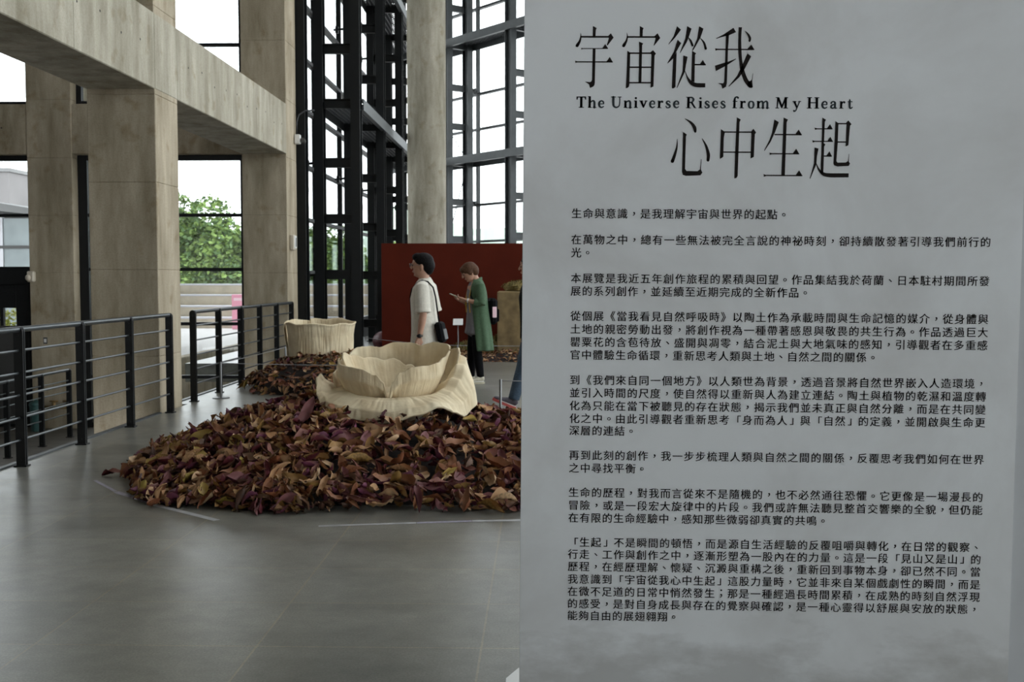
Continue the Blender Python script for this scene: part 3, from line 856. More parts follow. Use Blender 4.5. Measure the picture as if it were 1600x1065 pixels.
# wo
poly(m, [(1018, 118), (1055, 178), (960, 220), (850, 248), (785, 270), (780, 264), (890, 205)], T)
poly(m, [(916, 200), (960, 195), (948, 410), (945, 640), (941, 880), (930, 930), (905, 945), (880, 958), (862, 905), (815, 880), (840, 880), (890, 884), (903, 860), (910, 640)], T)
poly(m, [(770, 400), (800, 406), (1310, 408), (1310, 423), (800, 424), (777, 434)], T); poly(m, [(1212, 412), (1268, 348), (1313, 418)], T)
poly(m, [(772, 640), (880, 605), (970, 578), (1060, 542), (1062, 550), (950, 625), (890, 660), (785, 715)], T)
ribbon(m, [(1112, 110, 48), (1107, 250, 40), (1110, 400, 46), (1125, 560, 42), (1150, 700, 54), (1198, 830, 58), (1255, 910, 56), (1282, 932, 34)], T, cap=False)
poly(m, [(1240, 850), (1262, 852), (1283, 830), (1296, 745), (1301, 745), (1290, 850), (1300, 935), (1280, 948), (1225, 905)], T)
poly(m, [(1218, 470), (1270, 510), (1225, 600), (1180, 690), (1110, 800), (970, 930), (963, 925), (1080, 780), (1150, 630)], T)
ribbon(m, [(1178, 160, 4), (1222, 210, 28), (1247, 262, 36), (1243, 298, 28)], T)
T = TM(1040, 170, 5.246)
# xin
ribbon(m, [(165, 77, 3), (215, 110, 20), (245, 150, 29), (252, 183, 19)], T)
ribbon(m, [(105, 245, 3), (103, 310, 13), (85, 380, 24), (68, 428, 28)], T)
poly(m, [(152, 187), (183, 207), (176, 225), (173, 490), (185, 507), (275, 509), (295, 495), (303, 410), (307, 412), (303, 495), (316, 520), (300, 543), (180, 548), (155, 540), (148, 515)], T)
ribbon(m, [(309, 240, 3), (342, 300, 19), (362, 370, 28), (360, 418, 24)], T)
# zhong
poly(m, [(462, 162), (495, 185), (487, 230), (485, 390), (458, 408), (457, 395)], T)
hbar(m, 485, 725, 186, 9, T); hbar(m, 483, 727, 351, 9, T)
poly(m, [(710, 182), (727, 157), (750, 188), (740, 205), (735, 390), (708, 403), (712, 210)], T)
poly(m, [(590, 65), (623, 83), (613, 105), (606, 545), (598, 562), (578, 568), (583, 300)], T)
# sheng
poly(m, [(897, 82), (934, 103), (905, 185), (870, 265), (822, 340), (818, 336), (860, 250), (880, 190)], T)
hbar(m, 900, 1122, 205, 9, T); poly(m, [(1068, 205), (1097, 163), (1125, 209)], T)
poly(m, [(862, 353), (880, 357), (1105, 358), (1105, 367), (880, 367), (866, 373)], T); poly(m, [(1052, 361), (1080, 320), (1108, 366)], T)
poly(m, [(817, 530), (835, 536), (1135, 536), (1135, 546), (840, 546), (820, 553)], T); poly(m, [(1078, 540), (1108, 497), (1137, 545)], T)
poly(m, [(972, 65), (1008, 82), (998, 105), (992, 540), (963, 540), (970, 200)], T)
# qi
poly(m, [(1288, 65), (1318, 82), (1309, 100), (1306, 262), (1302, 272), (1318, 285), (1308, 300), (1306, 525), (1284, 520)], T)
poly(m, [(1226, 147), (1245, 152), (1372, 152), (1372, 161), (1245, 161), (1230, 166)], T); poly(m, [(1326, 155), (1352, 118), (1375, 160)], T)
poly(m, [(1210, 250), (1230, 255), (1378, 255), (1378, 264), (1230, 264), (1214, 270)], T); poly(m, [(1332, 258), (1357, 222), (1380, 263)], T)
hbar(m, 1304, 1372, 380, 9, T); poly(m, [(1326, 378), (1352, 340), (1374, 383)], T)
poly(m, [(1230, 310), (1262, 318), (1250, 390), (1248, 445), (1200, 568), (1197, 565), (1228, 440)], T)
ribbon(m, [(1246, 440, 4), (1270, 492, 16), (1308, 527, 28), (1360, 537, 34), (1450, 537, 34), (1513, 537, 33)], T, cap=False)
poly(m, [(1395, 93), (1420, 110), (1418, 270), (1410, 420), (1420, 433), (1485, 432), (1505, 420), (1510, 360), (1513, 362), (1512, 425), (1522, 440), (1512, 460), (1420, 465), (1393, 455), (1387, 440), (1393, 200)], T)
hbar(m, 1415, 1490, 114, 9, T); hbar(m, 1412, 1490, 264, 9, T)
poly(m, [(1476, 113), (1500, 87), (1527, 118), (1515, 130), (1505, 290), (1483, 300), (1485, 120)], T)
m.build('title_lettering', M['ink_title'], sh, fix=False).location = (-0.78, -0.0004, -1.2)

# serif subtitle
def serif_word(m, word, x0, x1, T):
    G = []
    def add(adv, *ops): G.append((adv, ops))
    S = lambda x, y, w: ('P', [(x-w/2, y-1.6), (x+w/2, y-1.6), (x+w/2, y+1.6), (x-w/2, y+1.6)])
    V = lambda x, y0, y1, w: ('P', [(x-w/2, y0), (x+w/2, y0), (x+w/2, y1), (x-w/2, y1)])
    H = lambda x0, x1, y, t: ('P', [(x0, y-t/2), (x1, y-t/2), (x1, y+t/2), (x0, y+t/2)])
    R = lambda *p: ('R', list(p))
    for ch in word:
        if ch == 'T': add(56, V(27, 0, 60, 10), H(2, 52, 58, 4.5), ('P', [(2, 44), (5, 44), (9, 58), (2, 59)]), ('P', [(52, 44), (49, 44), (45, 58), (52, 59)]), S(27, 1.6, 26))
        if ch in 'hn':
            t = 62 if ch == 'h' else 39
            add(47, V(10, 0, t, 9), S(11, 1.6, 19), S(6, t-1.6, 8), R((14, 29, 3), (22, 36, 5), (30, 37, 7), (35, 31, 9), (36, 20, 9), (36, 1, 9)), S(36, 1.6, 19))
        if ch == 'm':
            add(70, V(10, 0, 39, 9), S(11, 1.6, 19), S(6, 37.4, 8), R((14, 29, 3), (22, 36, 5), (29, 37, 7), (34, 31, 9), (35, 20, 9), (35, 1, 9)), S(35, 1.6, 17),
                R((39, 29, 3), (46, 36, 5), (53, 37, 7), (58, 31, 9), (59, 20, 9), (59, 1, 9)), S(60, 1.6, 18))
        if ch == 'e': add(38, R((8, 21, 2.5), (30, 21, 2.5)), R((32, 21, 3), (30, 32, 6), (20, 38, 4), (10, 31, 8), (7, 19, 9.5), (11, 7, 8), (21, 1.5, 5), (32, 7, 2.5)))
        if ch == 'o': add(42, R((20, 37.5, 3.5), (11, 33, 7), (7.5, 19, 9.5), (11, 5, 7), (20, 0.8, 3.5), (30, 5, 7), (33.5, 19, 9.5), (30, 33, 7), (20, 37.5, 3.5)))
        if ch == 'U': add(60, R((12, 58, 10), (12, 25, 10), (15, 9, 8), (28, 2, 6), (42, 9, 4), (46, 25, 3.5), (46, 58, 3.5)), S(12, 58.4, 24), S(46, 58.4, 18))
        if ch == 'i': add(24, V(12, 0, 39, 9), S(12, 1.6, 20), S(7, 37.4, 9), R((11, 53, 9), (11.5, 53, 9)))
        if ch == 'v': add(42, ('P', [(3, 38), (13, 38), (24, 10), (20, 0)]), ('P', [(34, 38), (38, 38), (22, 0), (19, 4)]), S(9, 37.4, 18), S(35, 37.4, 14))
        if ch == 'y': add(44, ('P', [(3, 38), (13, 38), (25, 8), (21, 0)]), R((37, 38, 3.5), (22, 0, 4), (16, -13, 4), (8, -16, 5)), R((7, -13, 7), (7.5, -13, 7)), S(9, 37.4, 18), S(37, 37.4, 14))
        if ch == 'r': add(35, V(11, 0, 39, 9), S(12, 1.6, 21), S(7, 37.4, 8), R((15, 27, 3), (21, 35, 5), (28, 36, 6)), R((28, 33, 8), (28.5, 33, 8)))
        if ch == 's': add(34, R((27, 29, 2.5), (22, 36, 4), (13, 36.5, 4.5), (7.5, 29, 7), (15, 21, 9), (25, 14, 8.5), (26, 6, 7), (18, 1.2, 4), (9, 2, 4), (5, 10, 2.5)))
        if ch == 'R': add(60, V(13, 0, 60, 10), S(13, 1.6, 24), S(10, 58.4, 18), R((16, 57.5, 4), (32, 57, 5), (40, 46, 10), (32, 32, 5), (16, 31, 4)), ('P', [(25, 32), (34, 32), (52, 3), (57, 0), (45, 0)]))
        if ch == 'f': add(32, V(12, 0, 46, 9), S(13, 1.6, 22), R((12, 44, 9), (15, 56, 7), (24, 61, 5), (31, 58, 4)), R((30, 56, 7), (30.5, 56, 7)), H(3, 26, 37, 3.5))
        if ch == 'M': add(74, ('P', [(11, 0), (14, 0), (17, 58), (12, 58)]), ('P', [(10, 60), (21, 60), (40, 12), (36, 0)]), ('P', [(55, 60), (61, 60), (38, 0), (35, 7)]), V(58, 0, 60, 10), S(12, 1.6, 18), S(58, 1.6, 24), S(11, 58.4, 14), S(61, 58.4, 16))
        if ch == 'H': add(66, V(13, 0, 60, 10), V(53, 0, 60, 10), H(16, 50, 31, 4), S(13, 1.6, 24), S(13, 58.4, 24), S(53, 1.6, 24), S(53, 58.4, 24))
        if ch == 'a': add(41, R((8, 29, 7), (12, 36, 4.5), (22, 37, 5), (28, 30, 9), (28, 12, 9), (30, 3, 7), (38, 3, 2)), R((26, 23, 3), (12, 18, 6), (7, 9, 8.5), (13, 2, 5), (20, 3, 4), (26, 9, 3)))
        if ch == 't': add(29, R((12, 49, 3), (12, 36, 9), (12, 14, 9), (14, 4, 8), (20, 2, 5), (27, 7, 2.5)), H(3, 26, 37, 3.5))
    tot = sum(g[0] for g in G); gap = ((x1-x0) - tot)/(len(G)-1) if len(G) > 1 else 0
    x = x0
    for adv, ops in G:
        TT = lambda a, b, x=x: T(x+a, 98-b)
        for k, d in ops:
            if k == 'P':
                for sx, sy in ((-1.5, 0.6), (0, 0), (1.5, -0.6)): poly(m, [(a+sx, b+sy) for a, b in d], TT)
            else: ribbon(m, [(a, b, w+2.6) for a, b, w in d], TT)
        x += adv + gap
T = TM(890, 140, 3.478)
for w, a, b in (('The', 39, 194), ('Universe', 229, 602), ('Rises', 636, 854), ('from', 887, 1088), ('My', 1118, 1258), ('Heart', 1291, 1538)):
    m = MB(); serif_word(m, w, a, b, T)
    m.build('subtitle_word', M['ink_grey'], sh, fix=False).location = (-0.78, -0.0004, -1.2)

# ------------------------------------------------------------------ leaf mounds
def mound_h(pile, x, y):
    cx, cy, a, b, H, pw = pile[:6]
    if len(pile) > 6:
        # lop-sided mound: shorter on the railing side, lower towards the text board
        if x < cx: a = pile[6]
        s = min(1, max(0, (x+1.35)/1.2)); H = H*(1-0.22*s*s*(3-2*s))
    r2 = ((x-cx)/a)**2 + ((y-cy)/b)**2
    return H*max(0.0, 1-r2)**pw if r2 < 1 else 0.0
def half_x(pile, t):
    return pile[6] if len(pile) > 6 and math.cos(t) < 0 else pile[2]
def leaf_verts(L, W, curl, bend, twist, wav, seed=0.0, nu=9, nv=5):
    """curled dry leaf, stalk at the origin, tip along +x"""
    V = []
    for i in range(nu):
        s = i/(nu-1)
        w = W*0.5*max(0.035, (s**0.6)*((1-s)**0.8)/0.384)
        ang = bend*(s-0.35)
        x = L*(math.sin(ang)/bend + 0.35) if abs(bend) > 1e-3 else L*s
        z = L*(1-math.cos(ang))/bend if abs(bend) > 1e-3 else 0
        tw = twist*(s-0.5)
        for j in range(nv):
            t = (j/(nv-1))*2-1
            c = curl*abs(t)
            yy = w*t*math.cos(c*0.6)
            zz = w*abs(t)*math.sin(c) + wav*w*math.sin(7*s+3*t+seed) + 0.10*L*mnoise.noise((s*4.5+seed, t*1.7, seed*2))
            V.append((x, yy*math.cos(tw)-zz*math.sin(tw), z + yy*math.sin(tw)+zz*math.cos(tw)))
    return V
def leaf_faces(nu=9, nv=5):
    return [(i*nv+j, i*nv+j+1, (i+1)*nv+j+1, (i+1)*nv+j) for i in range(nu-1) for j in range(nv-1)]
LF = np.array(leaf_faces())
LF5 = np.array(leaf_faces(6, 3))
VAR, VAR5 = [], []
_r = random.Random(3)
for k in range(24):
    p = (1.0, _r.uniform(0.30, 0.50), _r.uniform(0.2, 2.1), _r.uniform(-1.9, 2.3), _r.uniform(-2.0, 2.0), _r.uniform(0.05, 0.40), k*1.3)
    VAR.append(np.array(leaf_verts(*p))); VAR5.append(np.array(leaf_verts(*p, nu=6, nv=3)))
def rot_to(n, spin, tilt, az):
    n = Vector(n).normalized()
    q = Vector((0, 0, 1)).rotation_difference(n).to_matrix()
    return q @ Matrix.Rotation(az, 3, 'Z') @ Matrix.Rotation(tilt, 3, 'X') @ Matrix.Rotation(-az, 3, 'Z') @ Matrix.Rotation(spin, 3, 'Z')
def mound_n(pile, x, y, e=0.04):
    return (mound_h(pile, x-e, y)-mound_h(pile, x+e, y), mound_h(pile, x, y-e)-mound_h(pile, x, y+e), 2*e)
def base_mound(pile, name, label, sink=0.05):
    cx, cy, a, b, H, pw = pile[:6]
    vs, fs = [(cx, cy, H-sink)], []
    nr, na = 14, 56
    for i in range(1, nr+1):
        s = i/nr*0.90
        for k in range(na):
            t = 2*PI*k/na
            w = 1+0.03*math.sin(5*t)+0.02*math.sin(11*t+1)
            x, y = cx+half_x(pile, t)*s*w*math.cos(t), cy+b*s*w*math.sin(t)
            h = max(0.004, mound_h(pile, x, y)-sink + 0.02*mnoise.noise((x*4, y*4, 3))) if i < nr else 0.002
            vs.append((x, y, h))
    for k in range(na): fs.append((0, 1+k, 1+(k+1) % na))
    for i in range(nr-1):
        for k in range(na):
            k2 = (k+1) % na
            fs.append((1+i*na+k, 1+i*na+k2, 1+(i+1)*na+k2, 1+(i+1)*na+k))
    m = MB(); m.add(vs, fs)
    return m
def leaf_place(pile, rng, rmax=1.0, tiltmax=0.75):
    cx, cy, a, b, H, pw = pile[:6]
    r = math.sqrt(rng.uniform(0, rmax)); t = rng.uniform(0, 2*PI)
    w = 1+0.035*math.sin(5*t)+0.025*math.sin(11*t+1)
    return cx+half_x(pile, t)*r*w*math.cos(t), cy+b*r*w*math.sin(t)
def scatter(name, pile, n, size, weights, label, seed, low=False, skip=None, lift=0.03, tmax=0.8, cat='leaves', grp=None, sink=0.05):
    """a loose mass of leaves lying on the mound: one object"""
    rng = random.Random(seed)
    base = base_mound(pile, name, label, sink)
    fcs = LF5 if low else LF
    VV, FF, MI = [], [], []
    off = 0
    for i in range(n):
        x, y = leaf_place(pile, rng)
        rim = rng.random() < 0.16
        if rim:
            t = rng.uniform(0, 2*PI); q = rng.uniform(0.85, 0.99)*(1+0.035*math.sin(5*t)+0.025*math.sin(11*t+1))
            x, y = pile[0]+half_x(pile, t)*q*math.cos(t), pile[1]+pile[3]*q*math.sin(t)
        if skip and skip(x, y): continue
        h = mound_h(pile, x, y)
        nrm = mound_n(pile, x, y)
        L = size*rng.uniform(0.65, 1.2)
        v = (VAR5 if low else VAR)[rng.randrange(24)]*np.array([L, L*rng.uniform(0.8, 1.15), L])
        R = np.array(rot_to(nrm, rng.uniform(0, 2*PI), rng.gauss(0, tmax*(0.2 if rim else 0.55)), rng.uniform(0, 2*PI)))
        v = (v - np.array([L*0.5, 0, 0])) @ R.T
        z0 = h + rng.uniform(-0.03, lift)
        v[:, 2] += max(z0, 0.004 - v[:, 2].min())
        v[:, 0] += x; v[:, 1] += y
        VV.append(v); FF.append(fcs + off); off += len(v)
        MI += [rng.choices(range(8), weights)[0]]*len(fcs)
    nb = len(base.v)
    V = np.vstack([np.array(base.v)] + VV)
    F = [tuple(f) for f in base.f] + [tuple(f) for f in (np.vstack(FF)+nb).tolist()]
    me = bpy.data.meshes.new(name)
    me.from_pydata(V.tolist(), [], F)
    for mm in LEAF_MATS: me.materials.append(mm)
    me.materials.append(M['leaf_gap_shade'])
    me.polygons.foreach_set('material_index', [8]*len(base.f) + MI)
    me.polygons.foreach_set('use_smooth', [True]*len(F))
    me.update()
    o = bpy.data.objects.new(name, me); COL.objects.link(o)
    tag(o, label, cat, kind='stuff')
    return o

P1 = (-1.50, 8.93, 2.95, 2.12, 0.47, 1.15, 1.72)     # centre, half axes, height, steepness
P2 = (-2.74, 14.95, 1.31, 1.25, 0.47, 0.75)
scatter('dry_leaves', P1, 6200, 0.165, [6, 5, 5, 5, 4.5, 3, 2.0, 0.5], 'mass of brown and purple dry leaves heaped under the open clay flower', 11, lift=0.065, tmax=1.45, sink=0.12, skip=lambda x, y: math.hypot(x+1.17, y-8.8) < 0.60)
scatter('dry_leaves', P2, 1500, 0.13, [2, 0.3, 6, 6, 2, 2.5, 1.1, 1.2], 'mass of brown dry leaves heaped around the upright clay cup', 12, low=True, lift=0.04, tmax=1.3, skip=lambda x, y: math.hypot(x+3.02, y-15.1) < 0.42)

# single leaves lying on top of the front of the mound
GRP = 'dry leaves on top of the front mound'
LABELS = ['wine-red dry leaf curled on the mound under the open flower', 'plum-purple dry leaf curled on the mound under the open flower',
          'dark brown dry leaf curled on the mound under the open flower', 'russet dry leaf curled on the mound under the open flower',
          'tan dry leaf curled on the mound under the open flower', 'ochre dry leaf curled on the mound under the open flower',
          'pale buff dry leaf curled on the mound under the open flower', 'olive yellow dry leaf curled on the mound under the open flower']
LM = {}
def leaf_mesh(var, ci):
    if (var, ci) not in LM:
        me = bpy.data.meshes.new('dry_leaf')
        v = VAR[var] - np.array([0.5, 0, 0])
        me.from_pydata(v.tolist(), [], [tuple(f) for f in LF.tolist()])
        me.materials.append(LEAF_MATS[ci])
        me.polygons.foreach_set('use_smooth', [True]*len(LF))
        LM[(var, ci)] = me
    return LM[(var, ci)]
def put_leaf(x, y, L, var, ci, spin, tilt, az, dz=0.03, label=None, pile=P1, n=None):
    R = rot_to(n or mound_n(pile, x, y), spin, tilt, az)
    v = (VAR[var] - np.array([0.5, 0, 0]))*L @ np.array(R).T
    z = max(mound_h(pile, x, y) + dz, 0.004 - v[:, 2].min())
    o = bpy.data.objects.new('dry_leaf', leaf_mesh(var, ci)); COL.objects.link(o)
    o.matrix_world = Matrix.Translation((x, y, z)) @ R.to_4x4() @ Matrix.Scale(L, 4)
    tag(o, label or LABELS[ci], 'leaf', GRP)
    return o
rng = random.Random(21)
cnt = 0
while cnt < 290:
    t = rng.uniform(PI*1.0, PI*1.83)
    r = rng.uniform(0.36, 1.02)
    w = 1+0.035*math.sin(5*t)+0.025*math.sin(11*t+1)
    x, y = P1[0]+half_x(P1, t)*r*w*math.cos(t), P1[1]+P1[3]*r*w*math.sin(t)
    if x > 0.3 or math.hypot(x+1.17, y-8.8) < 0.78: continue
    edge = r > 0.9
    ci = rng.choices(range(8), [3, 5, 3, 6, 5 + (4 if x > -0.6 else 0), 4, 2 + (3 if x > -0.5 else 0), 0.7])[0]
    put_leaf(x, y, 0.185*rng.uniform(0.75, 1.25), rng.randrange(24), ci, rng.uniform(0, 2*PI), rng.gauss(0, 0.35 if edge else 0.75), rng.uniform(0, 2*PI), 0.02 if edge else 0.055)
    cnt += 1
# a few leaves that stand out on their own
put_leaf(-0.62, 7.25, 0.24, 5, 7, rad(62), 0.15, 0.3, 0.075, 'large olive yellow leaf lying bright in the middle of the mound front')
put_leaf(-1.72, 8.10, 0.25, 9, 1, rad(70), 0.9, 0.2, 0.11, 'large upright purple leaf below the flower\'s pointed petal')
put_leaf(-2.82, 8.02, 0.17, 3, 7, rad(40), 0.3, 1.0, 0.05, 'small olive yellow leaf near the mound\'s long pointed end')
put_leaf(-3.18, 8.12, 0.20, 14, 0, rad(170), 0.05, 0.0, 0.015, 'wine-red leaf at the tip of the mound\'s long pointed end')
put_leaf(-0.22, 6.98, 0.24, 7, 6, rad(12), 0.1, 0.0, 0.03, 'pale buff leaf flat at the mound foot beside the text board')
put_leaf(-0.28, 7.45, 0.19, 2, 3, rad(-20), 0.2, 0.5, 0.09, 'bright russet leaf on the mound slope beside the text board')

# ------------------------------------------------------------------ clay flowers
def petal(name, parent, fn, t0, t1, nt, ns, thick=0.014, ridge=0.006, seed=0, freq=46):
    """surface fn(theta, s) -> (r, z, dtheta) around the flower's axis, s from base to rim"""
    vs, uvs = [], []
    for j in range(ns+1):
        s = j/ns
        for i in range(nt+1):
            th = t0 + (t1-t0)*i/nt
            r, z, dth = fn(th, s)
            k = 0.75*ridge*(mnoise.noise((th*freq/6.28*2.2 + seed, s*2.6, seed)) + 0.6*mnoise.noise((th*freq/6.28*6 + seed, s*4.0, seed+4)) + 0.8*mnoise.noise((th*2.5 + seed, s*3.0, seed+9)))
            r += k*min(1, s*3)
            a = th + dth
            vs.append((r*math.cos(a), r*math.sin(a), z + k*0.6))
            uvs.append((th/6.28, s))
    W = nt+1
    fs = [(j*W+i, j*W+i+1, (j+1)*W+i+1, (j+1)*W+i) for j in range(ns) for i in range(nt)]
    me = bpy.data.meshes.new(name); me.from_pydata(vs, [], fs)
    uvl = me.uv_layers.new(name='UVMap')
    for lp in me.loops: uvl.data[lp.index].uv = uvs[lp.vertex_index]
    me.materials.append(M['clay'])
    me.polygons.foreach_set('use_smooth', [True]*len(fs))
    o = bpy.data.objects.new(name, me); COL.objects.link(o); o.parent = parent
    sd = o.modifiers.new('thickness', 'SOLIDIFY'); sd.thickness = thick; sd.offset = 0
    return o
def interp(tab, s):
    for (a, *va), (b, *vb) in zip(tab, tab[1:]):
        if s <= b:
            t = (s-a)/(b-a); t = t*t*(3-2*t)*0.5 + t*0.5
            return [p+(q-p)*t for p, q in zip(va, vb)]
    return list(tab[-1][1:])
def lerp_tab(tab, x):
    if x <= tab[0][0]: return tab[0][1]
    for (a, va), (b, vb) in zip(tab, tab[1:]):
        if x <= b:
            t = (x-a)/(b-a); t = t*t*(3-2*t)
            return va+(vb-va)*t
    return tab[-1][1]
def D(t): return math.degrees(t)

flower = empty('clay_flower', (-1.17, 8.80, 0.0))
tag(flower, 'large open cream clay flower with wavy petals on the big leaf mound', 'flower sculpture')
# drooping lip across the front (angles in degrees, 270 faces the viewer)
def lip(th, s):
    d = D(th)
    wav = 0.030*math.sin(th*5+0.6)+0.016*math.sin(th*9+2)
    rout = lerp_tab([(160, 0.60), (185, 0.62), (215, 0.62), (240, 0.62), (270, 0.66), (300, 0.68), (330, 0.67), (350, 0.64), (380, 0.63), (420, 0.64)], d)
    ztop = lerp_tab([(160, 0.62), (180, 0.61), (205, 0.595), (240, 0.57), (270, 0.56), (298, 0.565), (322, 0.575), (338, 0.61), (350, 0.69), (362, 0.79), (374, 0.85), (420, 0.86)], d)
    zlip = lerp_tab([(160, 0.62), (178, 0.72), (188, 0.70), (203, 0.57), (222, 0.45), (238, 0.425), (255, 0.43), (275, 0.40), (292, 0.45), (306, 0.50), (320, 0.45), (335, 0.43), (350, 0.45), (372, 0.47), (420, 0.46)], d)
    rin = lerp_tab([(160, 0.27), (320, 0.27), (345, 0.36), (362, 0.46), (372, 0.515), (420, 0.53)], d)
    rsh = lerp_tab([(160, 0.41), (300, 0.41), (335, 0.44), (360, 0.50), (374, 0.535), (420, 0.545)], d)
    r, z = interp([(0, rin, ztop-0.06), (0.25, rsh, ztop-0.005), (0.42, rsh+(rout-rsh)*0.40, ztop-0.02), (0.72, rsh+(rout-rsh)*0.85, ztop+(zlip-ztop)*0.52), (1, rout, zlip)], s)
    return r + wav*0.6*s*s, z + wav*0.5*s*s, 0
petal('petal', flower, lip, rad(165), rad(398), 250, 40, 0.018, 0.008, 1)
# tall petal across the back
def back(th, s):
    d = D(th)
    rim = lerp_tab([(-30, 0.70), (-8, 0.84), (20, 0.90), (55, 0.93), (90, 0.925), (125, 0.90), (150, 0.84), (172, 0.70), (190, 0.58)], d)
    rr = lerp_tab([(-30, 0.50), (0, 0.50), (40, 0.52), (90, 0.52), (140, 0.50), (190, 0.46)], d)
    wav = 0.024*(abs(math.sin(th*4.6+0.5))-0.6)+0.008*(abs(math.sin(th*9.5+1))-0.5)
    r, z = interp([(0, 0.20, 0.50), (0.3, 0.36, 0.56), (0.65, rr*0.93, rim*0.55+0.30*0.62), (1, rr+0.01, rim)], s)
    return r + wav*s*s*1.4, z + wav*s*s, 0
petal('petal', flower, back, rad(2), rad(185), 180, 30, 0.016, 0.007, 2)
# inner petals
def inner_r(th, s):
    d = D(th)
    rim = lerp_tab([(271, 0.56), (276, 0.68), (284, 0.755), (298, 0.79), (320, 0.80), (340, 0.81), (355, 0.85), (368, 0.89), (378, 0.85)], d)
    r, z = interp([(0, 0.20, 0.51), (0.4, 0.335, 0.56), (0.75, 0.395, 0.50+0.66*(rim-0.50)), (1, 0.385+0.05*(d > 345)*min(1, (d-345)/20), rim)], s)
    wav = 0.016*(abs(math.sin(th*5.5+0.6))-0.6)
    return r + wav*s*s, z + wav*s*s*0.6, 0
petal('petal', flower, inner_r, rad(271), rad(376), 150, 26, 0.013, 0.006, 4)
def inner_l(th, s):
    d = D(th)
    rim = lerp_tab([(172, 0.83), (188, 0.80), (215, 0.795), (240, 0.775), (256, 0.735), (264, 0.68), (270, 0.56)], d)
    rr = lerp_tab([(172, 0.45), (200, 0.43), (240, 0.40), (270, 0.36)], d)
    r, z = interp([(0, 0.20, 0.51), (0.4, rr*0.84, 0.56), (0.75, rr*1.0, 0.50+0.66*(rim-0.50)), (1, rr, rim)], s)
    wav = 0.016*(abs(math.sin(th*5.5+1))-0.6)
    return r + wav*s*s, z + wav*s*s*0.6, 0
petal('petal', flower, inner_l, rad(172), rad(270), 140, 26, 0.013, 0.006, 5)
def inner_b(th, s):
    d = D(th)
    rim = lerp_tab([(60, 0.66), (80, 0.76), (100, 0.80), (120, 0.81), (150, 0.84), (175, 0.875), (192, 0.82)], d)
    r, z = interp([(0, 0.14, 0.51), (0.4, 0.27, 0.58), (0.75, 0.35, 0.50+0.66*(rim-0.50)), (1, 0.40, rim)], s)
    wav = 0.024*(abs(math.sin(th*6.5))-0.6)
    return r + wav*s*s, z + wav*s*s*0.8, 0
petal('petal', flower, inner_b, rad(62), rad(190), 140, 24, 0.013, 0.005, 6)
m = MB(); m.ball((0, 0, 0.44), (0.27, 0.27, 0.12), 24, 10)
m.build('heart', M['clay'], flower, smooth=True)

cup = empty('clay_flower', (-3.02, 15.1, 0.0))
tag(cup, 'upright cream clay cup flower like a ribbed bucket on the farther leaf mound', 'flower sculpture')
def cupf(th, s):
    d = D(th) % 360
    rim = 0.872 + 0.006*math.sin(th*2+0.4) + 0.010*math.sin(th*7)
    if 20 < d < 160: rim += 0.045*math.sin(rad((d-20)/140*180))
    r, z = interp([(0, 0.40, 0.28), (0.35, 0.425, 0.48), (0.7, 0.43, 0.70), (0.93, 0.452, rim-0.03), (1, 0.468, rim)], s)
    return r + 0.012*math.sin(th*3+1) + 0.006*math.sin(th*11)*s, z, 0
petal('petal', cup, cupf, rad(178), rad(178+300), 260, 26, 0.018, 0.012, 8, 60)
def cup2(th, s):
    d = D(th)
    rim = lerp_tab([(90, 0.80), (115, 0.89), (150, 0.91), (188, 0.87), (200, 0.80)], d)
    r, z = interp([(0, 0.425, 0.28), (0.5, 0.455, 0.58), (1, 0.485, rim)], s)
    return r + 0.008*math.sin(th*9), z, 0
petal('petal', cup, cup2, rad(92), rad(198), 120, 24, 0.016, 0.010, 9, 60)

# ------------------------------------------------------------------ red wall, leaf bed, moss and stone
m = MB(); m.box(-3.12, 3.2, 21.7, 21.95, 0, 2.165, 0.004)
o = m.build('red_partition', M['red_wall'])
tag(o, 'low dark red display wall standing behind the two visitors', 'partition')
PB = (0.9, 20.47, 3.0, 1.06, 0.20, 0.6)
scatter('dry_leaves', PB, 2600, 0.085, [1, 0, 2, 9, 8, 2, 6, 0], 'bed of reddish brown dry leaves along the foot of the red wall', 13, low=True, lift=0.03, tmax=0.7)
PM = (0.9, 20.85, 2.75, 0.62, 0.46, 0.5)
rng = random.Random(5)
m = MB()
bmv = base_mound(PM, '', '', 0.02)
m.add(bmv.v, bmv.f, 0)
for i in range(2600):
    x, y = leaf_place(PM, rng)
    h = mound_h(PM, x, y)
    c = 0.05*mnoise.noise((x*5, y*5, 0))
    L = rng.uniform(0.03, 0.08)
    a = rng.uniform(0, 2*PI); dx, dy = math.cos(a)*0.012, math.sin(a)*0.012
    tx, ty, tz = rng.gauss(0, 0.03), rng.gauss(0, 0.03), L
    z = h+c
    m.add([(x-dx, y-dy, z-0.02), (x+dx, y+dy, z-0.02), (x+tx+dx*0.6, y+ty+dy*0.6, z+tz), (x+tx-dx*0.6, y+ty-dy*0.6, z+tz)], [(0, 1, 2, 3)], 0 if rng.random() < 0.75 else 1)
o = m.build('dry_moss', [M['moss'], M['moss_green']], fix=False)
tag(o, 'bank of dry yellow-brown moss piled against the red wall', 'moss', kind='stuff')
